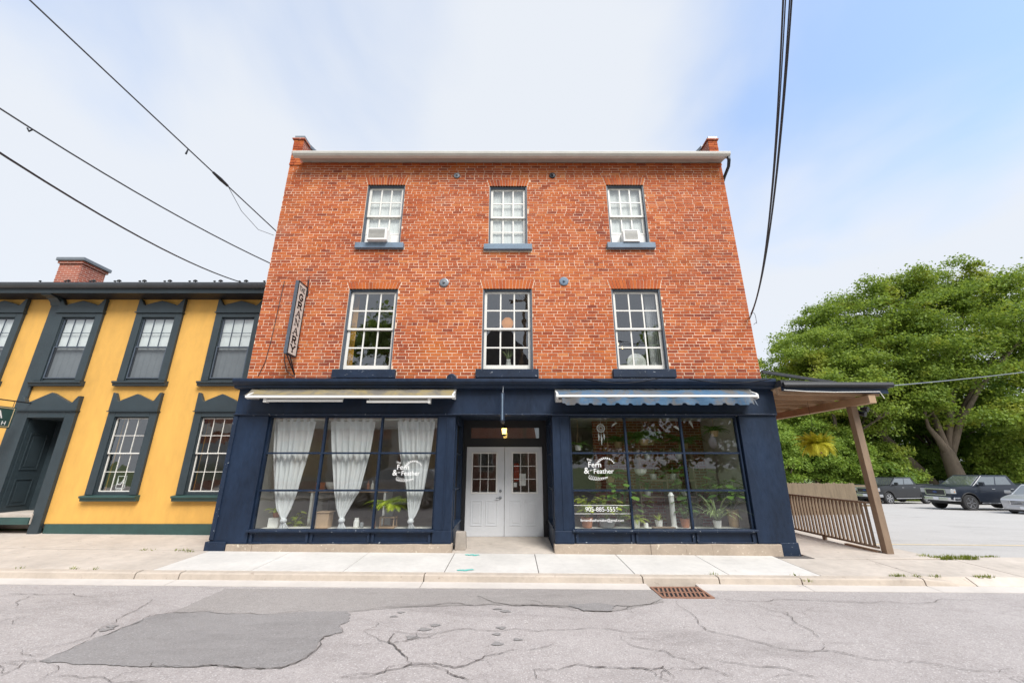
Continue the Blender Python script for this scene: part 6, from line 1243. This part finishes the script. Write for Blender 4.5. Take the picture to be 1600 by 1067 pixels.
# ------------------------------------------------------------------ trees
def leaf_cloud(name, parent, centres, radii, per, size, m, seed, flat=.95):
    r = np.random.default_rng(seed); C_ = np.repeat(np.array(centres), per, axis=0); R_ = np.repeat(np.array(radii), per); n = len(C_)
    d = r.normal(size=(n, 3)); d /= np.linalg.norm(d, axis=1)[:, None]; d[:, 2] = np.where(d[:, 2] < -.3, -d[:, 2]*.6, d[:, 2])
    rr = R_*(.35 + .65*np.sqrt(r.random(n)))*(1+.18*r.normal(size=n)); p = C_ + d*rr[:, None]*np.array([1.15, 1.15, flat])
    nrm = r.normal(size=(n, 3))*.9 + d*.6 + np.array([0, -.15, .55]); nrm /= np.linalg.norm(nrm, axis=1)[:, None]
    a = np.cross(nrm, r.normal(size=(n, 3))); a /= np.linalg.norm(a, axis=1)[:, None]; b = np.cross(nrm, a); s = (size*(.45+1.0*r.random(n)))[:, None]
    v = np.stack([p-a*s*.5, p-b*s*.36, p+a*s*.5, p+b*s*.36], axis=1).reshape(-1, 3)
    me = bpy.data.meshes.new(name); me.vertices.add(4*n); me.vertices.foreach_set('co', v.ravel().astype(np.float32)); me.loops.add(4*n); me.loops.foreach_set('vertex_index', np.arange(4*n, dtype=np.int32)); me.polygons.add(n); me.polygons.foreach_set('loop_start', np.arange(0, 4*n, 4, dtype=np.int32)); me.polygons.foreach_set('loop_total', np.full(n, 4, dtype=np.int32)); me.materials.append(m); me.update(); me.validate()
    return obj(name, me, parent)
def crown(c, rad3, n, seed, rmin=.8, rmax=1.7, hollow=.55, low=-.7):
    r = np.random.default_rng(seed); out_, rs = [], []
    while len(out_) < n:
        d = r.normal(size=3); d /= np.linalg.norm(d)
        if d[2] < low: continue
        k = hollow + (1-hollow)*r.random()**.6; k *= 1 + .10*math.sin(d[0]*7+seed)*math.cos(d[2]*6+seed)
        out_.append(np.array(c) + d*k*np.array(rad3)); rs.append(rmin+(rmax-rmin)*r.random())
    return out_, rs
M['maple'] = leafmat('maple_leaf', (.075, .15, .022), (.30, .40, .06), .48, patch=(.44, .42, .055))
M['maple2'] = leafmat('deep_green_leaf', (.085, .17, .035), (.24, .36, .065), .48)
M['lime_tree'] = leafmat('fresh_green_leaf', (.10, .18, .028), (.34, .44, .07), .48, patch=(.46, .46, .07))
M['cedar'] = leafmat('cedar_spray', (.13, .23, .035), (.31, .43, .07), .45)
def tree(name, label, base, c, r3, n, per, size, m, seed, limbs=5, trunk_r=.45, fork=3.0, lean=(0, 0), group=None, rmin=.8, rmax=1.7, hollow=.5, low=-.7, extra=()):
    t_ = thing(name, label, 'tree', base, group=group); rn = random.Random(seed); cs, rs = crown(c, r3, n, seed, rmin, rmax, hollow, low)
    for k, (c2, q2, n2) in enumerate(extra): a_, b_ = crown(c2, q2, n2, seed+200+k, rmin*.8, rmax*.7, .2, -1); cs += a_; rs += b_
    b = Vector(base); fk = b + Vector((lean[0], lean[1], fork)); tb = MB()
    tb.tube([b - Vector((0, 0, .3)), b + (fk-b)*.15, b + (fk-b)*.5 + Vector((rn.uniform(-.1, .1), 0, 0)), fk, fk + (fk-b)*.22], [trunk_r*1.35, trunk_r*1.05, trunk_r*.92, trunk_r*.74, trunk_r*.25], 10)
    for k in range(limbs):
        tgt = Vector(cs[int(rn.random()*len(cs))]); mid = fk.lerp(tgt, .45) + Vector((rn.uniform(-.6, .6), rn.uniform(-.6, .6), rn.uniform(.2, 1.0))); tb.tube([fk - Vector((0, 0, trunk_r*.9)), fk.lerp(mid, .4) + Vector((0, 0, .25)), mid, mid.lerp(tgt, .55), tgt], [trunk_r*.56, trunk_r*.40, trunk_r*.26, trunk_r*.15, trunk_r*.05], 7)
        for q in range(4):
            u = rn.uniform(.35, 1.0); p = mid.lerp(tgt, u); t2 = Vector(min(cs, key=lambda z_: (Vector(z_)-p).length + rn.uniform(0, 4))); tb.tube([p, p.lerp(t2, .5) + Vector((0, 0, .3)), t2], [trunk_r*.18, trunk_r*.11, trunk_r*.03], 5)
    tb.build('trunk', M['bark'], t_, smooth=True); leaf_cloud('crown', t_, cs, rs, per, size, m, seed); return t_
GZ = -1.55
tree('maple_tree', 'tall spreading maple with thick trunk behind the nearer pickup', (43.2, 40.5, GZ), (50, 42, 13.2), (12.5, 7, 10.3), 270, 420, .23, M['maple'], 51, 6, .72, 4.4, (-.5, 0), 'trees behind the car park', 1.0, 2.0, .30, -.80, [((47.5, 37.5, 5.6), (4.5, 2, 1.8), 26), ((40.5, 38.5, 6.5), (2.6, 2, 1.8), 16), ((55, 38, 5), (4, 2, 2.6), 24), ((48, 42, 20.5), (6, 4, 3.6), 40), ((57, 42, 20.0), (6, 4, 4), 40)])
tree('maple_tree', 'broad maple with leaning trunk between the two pickups', (43.9, 43, GZ), (40.5, 44, 12.8), (8.0, 6, 8.8), 190, 420, .23, M['maple'], 52, 5, .5, 6.0, (-4.2, .5), 'trees behind the car park', .9, 1.8, .30, -.9)
tree('leafy_tree', 'rounded green tree rising over the porch roof', (33.0, 41.5, GZ), (32.6, 41.5, 9.2), (6.2, 5, 6.6), 130, 400, .22, M['lime_tree'], 53, 7, .42, 4.0, (0, 0), 'trees behind the car park', .8, 1.6, .5, -.8)
tree('leafy_tree', 'deep green tree filling the gap behind the maples', (52, 50, GZ), (53, 50, 8.5), (17, 5, 7.0), 210, 260, .30, M['maple2'], 54, 6, .5, 3.0, (0, 0), 'trees behind the car park', 1.1, 2.2, .2, -1)
tree('leafy_tree', 'dark green tree behind the porch post', (37.5, 48, GZ), (38, 48, 6.5), (8.5, 4, 5.5), 120, 260, .28, M['maple2'], 55, 6, .45, 2.5, (0, 0), 'trees behind the car park', 1.0, 2.0, .2, -1)
for k, (x, y, h, rw) in enumerate(((25.2, 38.9, 7.2, 1.9), (28.6, 39.4, 7.6, 2.2), (32.0, 39.8, 6.4, 2.2))):
    tree('cedar_tree', ('bright green cedar bush just beyond the building corner', 'bright green cedar bush behind the hanging fern', 'bright green cedar bush beside the porch post')[k], (x, y, GZ+.1), (x, y, h*.5-1.3), (rw, 1.6, h*.5), 80, 330, .18, M['cedar'], 60+k, 5, .18, 1.0, (0, 0), 'cedar bushes at the lot edge', .5, .95, .3, -1)
for k, (x, y, h, rw) in enumerate(((36.5, 41.2, 3.6, 2.4), (41, 46.5, 4.4, 3.0), (46.5, 46, 4.8, 3.2), (53, 45, 7.0, 4.2), (61, 44, 9.0, 5.5), (23.5, 44, 6.0, 3.0))):
    tree('shrub', ('low dark shrub behind the farther pickup', 'dense dark shrub behind the leaning trunks', 'dense shrub beside the thick maple trunk', 'dense shrub behind the nearer pickup cab', 'dense shrub behind the silver saloon', 'tall shrub seen past the building corner')[k], (x, y, GZ), (x, y, h*.45-1.2), (rw, 1.8, h*.5), 50, 280, .24, M['maple2'], 80+k, 4, .12, .8, (0, 0), 'shrubs behind the car park', .6, 1.2, .2, -1)

for k, (x, y, h, rw) in enumerate(((36, 54, 10, 5.5), (46, 56, 11, 6), (57, 55, 11, 6.5), (69, 54, 12, 7))):
    tree('far_tree', ('far dark tree behind the black car', 'far dark tree seen behind the leaning trunk', 'far dark tree behind the thick maple trunk', 'far dark tree at the picture edge behind the bushes')[k], (x, y, GZ), (x, y, h*.5-1.4), (rw, 2.2, h*.5), 90, 260, .34, M['maple2'], 160+k, 4, .3, 1.5, (0, 0), 'far trees behind the car park', .9, 1.7, .15, -1)
for k, (x, y, h, rw) in enumerate(((37.6, 41.0, 5.2, 1.9), (47.6, 40.2, 5.6, 2.3), (52.2, 40.6, 6.4, 2.6), (57.5, 40.4, 7.0, 3.0), (63.5, 41, 7.6, 3.4))):
    tree('leafy_bush', ('fresh green bush between the porch post and the leaning trunk', 'fresh green bush just beside the thick maple trunk', 'fresh green bush over the nearer pickup roof', 'fresh green bush behind the pickup bed', 'fresh green bush at the lot edge beyond the silver saloon')[k], (x, y, GZ), (x, y, h*.5-1.4), (rw, 1.5, h*.5), 60, 300, .20, M['lime_tree'], 140+k, 4, .12, .8, (0, 0), 'fresh green bushes behind the cars', .5, 1.0, .3, -1)

# ------------------------------------------------------------------ overhead wires
def wire(name, label, A, B, sag, r, extra=None):
    A, B = Vector(A), Vector(B); pts = [A + (B-A)*k/40 - Vector((0, 0, 4*sag*(k/40)*(1-k/40))) for k in range(41)]
    t_ = thing(name, label, 'wire', A); MB().tube(pts, r, 5).build('cable', M['grey_metal'] if name == 'yard_wire' else M['wire'], t_)
    if extra == 'clip':
        p = pts[3]; q = pts[4]; MB().tube([p, p.lerp(q, .4), p.lerp(q, .8)], [.028, .04, .026], 6).build('splice', M['black'], t_)
        a, b = pts[3], pts[0]; MB().tube([a, a.lerp(b, .3) - Vector((0, 0, .28)), a.lerp(b, .65) - Vector((0, 0, .36)), a.lerp(b, .95) - Vector((0, 0, .16))], .006, 5).build('drip_loop', M['wire'], t_)
        p = pts[5]; MB().tube([p, p - Vector((.02, 0, .13))], [.012, .02], 5).build('clamp', M['black'], t_)
    if extra == 'tie':
        p = pts[9]; MB().tube([p - Vector((.05, 0, 0)), p - Vector((0, 0, .07)), p + Vector((.05, 0, -.03))], .012, 5).build('tie', M['black'], t_)
    return t_
wire('service_wire', 'black service wire with splice running to the brick wall, topmost of three', (-6.07, 9.05, 7.43), (-12.5, -8, 13.0), .1, .014, 'clip')
wire('service_wire', 'black service wire with small tie running to the brick wall, middle of three', (-6.07, 9.05, 6.52), (-14.0, -8, 14.5), 2.0, .014, 'tie')
wire('service_wire', 'black service wire reaching the yellow building eave, lowest of three', (-7.3, 9.84, 6.38), (-3.0, -8.6, 6.5), 1.5, .014)
for k, (dx, zb, r) in enumerate(((0.0, 11.5, .010), (.10, 11.7, .007), (.32, 12.2, .008), (.42, 12.4, .010))):
    wire('power_line', ('thick black power line to the brick wall, nearest the roof gutter', 'thin black power line beside the thickest one', 'thin black power line third from the gutter', 'black power line farthest from the roof gutter')[k], (5.79, 9.02 + k*.02, 5.16 - k*.03), (0.0 + dx, -3.0 - 2*0, zb), 2.0, r)
lp = MB(); lp.tube([(5.80+.11*math.sin(a*.5)*(1+.3*math.cos(a)), 9.0, 5.02+.15*math.cos(a*.5+.3)+.05*math.sin(a*1.5)) for a in [k*.42 for k in range(16)]], .006, 5); tag(lp.build('wire_loop', M['wire']), 'small loose loop of wire at the brick building edge', 'wire')
cb = thing('wall_cable', 'thin dark cable hanging down the brick wall beside the board sign', 'cable', (-5.6, 9, 3.5)); MB().tube([(-5.60, 8.985, 6.0), (-5.63, 8.985, 5.2), (-5.66, 8.985, 4.4), (-5.70, 8.985, 3.95), (-5.80, 8.985, 3.62)], .008, 5).build('cable', M['wire'], cb); MB().tube([(-5.28, 8.985, 4.9), (-5.30, 8.985, 4.4), (-5.27, 8.985, 4.0), (-5.15, 8.97, 3.72), (-4.9, 8.9, 3.56), (-4.4, 8.75, 3.53), (-3.9, 8.72, 3.525)], .009, 5).build('cable', M['wire'], cb)
for k, (xa, xb) in enumerate(((1.6, 3.2), (3.9, 5.7))):
    MB().tube([(xa + (xb-xa)*q/10, 8.592, 3.478 - .10*math.sin(math.pi*q/10)) for q in range(11)], .006, 5).build('cable', M['wire'], cb)
tag(wire('yard_wire', 'thin pale wire crossing in front of the trees', (8.05, 8.6, 3.3), (60, 30, 14), 1.0, .012), cat='wire')

# ------------------------------------------------------------------ across the street (seen in the window reflections)
tag(MB().hexa([(-60, -12, RD(-60)), (60, -12, RD(60)), (60, -4.2, RD(60)), (-60, -4.2, RD(-60)), (-60, -12, RD(-60)+.13), (60, -12, RD(60)+.13), (60, -4.2, RD(60)+.13), (-60, -4.2, RD(-60)+.13)]).build('far_pavement', M['concrete_old']), kind='structure')
ob = thing('corner_shop', 'low brick shop with cream cornice, reflected in the curtained window', 'building', (-13, -9, 0))
MB().box(-24, -3.4, -16, -9.0, 0, 5.4).build('wall', M['wallbrick'], ob); MB().box(-24.1, -3.3, -8.99, -8.6, 3.9, 4.5).build('cornice', M['white_paint'], ob)
for k in range(5): x = -23 + k*4; MB().box(x, x+3.2, -8.995, -8.95, .7, 3.2).build('shop_window', M['car_glass'], ob); MB().box(x+3.25, x+3.75, -8.99, -8.8, 0, 3.89).build('pilaster', M['gutter_white'], ob)
oh = thing('tall_house', 'dark gabled brick house, reflected in the middle upper window', 'building', (-1, -10, 0)); MB().box(-3.3, 1.8, -18, -9.5, 0, 8.2).build('wall', M['wallbrick'], oh); MB().prism([(-3.7, 8.2), (2.2, 8.2), (-.75, 11.3)], 'y', -18.2, -9.2).build('roof', M['roof_dark'], oh)
for x in (-2.4, -.2):
    for z in (1.2, 4.6): w_ = MB().box(x, x+1.1, -9.49, -9.45, z, z+1.9).build('window', M['white_paint'], oh); MB().box(x+.08, x+1.02, -9.449, -9.44, z+.08, z+1.82).build('pane', M['car_glass'], w_)
for k, (x, y, cz, r3, lab) in enumerate(((6.5, -12, 5.6, (4, 3, 5), 'dark tree across the street reflected beside the entrance'), (12.5, -12.5, 6.0, (4.5, 3, 5.4), 'dark tree across the street reflected in the plant window'), (18.5, -13, 6.2, (4.5, 3, 5.6), 'dark tree across the street reflected near the window corner'), (-11, -19, 11, (6, 4, 6), 'tall tree behind the low shop reflected in an upper window'))):
    tree('street_tree', lab, (x, y, 0), (x, y, cz), r3, 70, 150, .34, M['maple2'], 120+k, 5, .25, 2.0, (0, 0), 'trees across the street', .9, 1.7, .35, -.9)
up = thing('utility_pole', 'grey utility pole across the street reflected in an upper window', 'pole', (.9, -7, 0)); MB().tube([(.9, -7, -.1), (.9, -7, 13.5)], [.17, .11], 10).build('shaft', M['wood_brown'], up); MB().box(-.3, 2.1, -7.06, -6.94, 12.3, 12.45).build('crossarm', M['wood_brown'], up)
sl = thing('street_lamp', 'white globe street lamp across the street reflected in the plant window', 'street lamp', (11.0, -4.7, -.1)); MB().tube([(11.0, -4.7, -.1), (11.0, -4.7, .6), (11.0, -4.7, 2.55)], [.10, .06, .045], 10).build('post', M['black'], sl); MB().lathe([(.06, 0), (.17, .12), (.21, .30), (.17, .48), (.09, .58), (.11, .62), (.02, .78)], (11.0, -4.7, 2.55), 14).build('globe', M['pot_white'], sl, smooth=True)
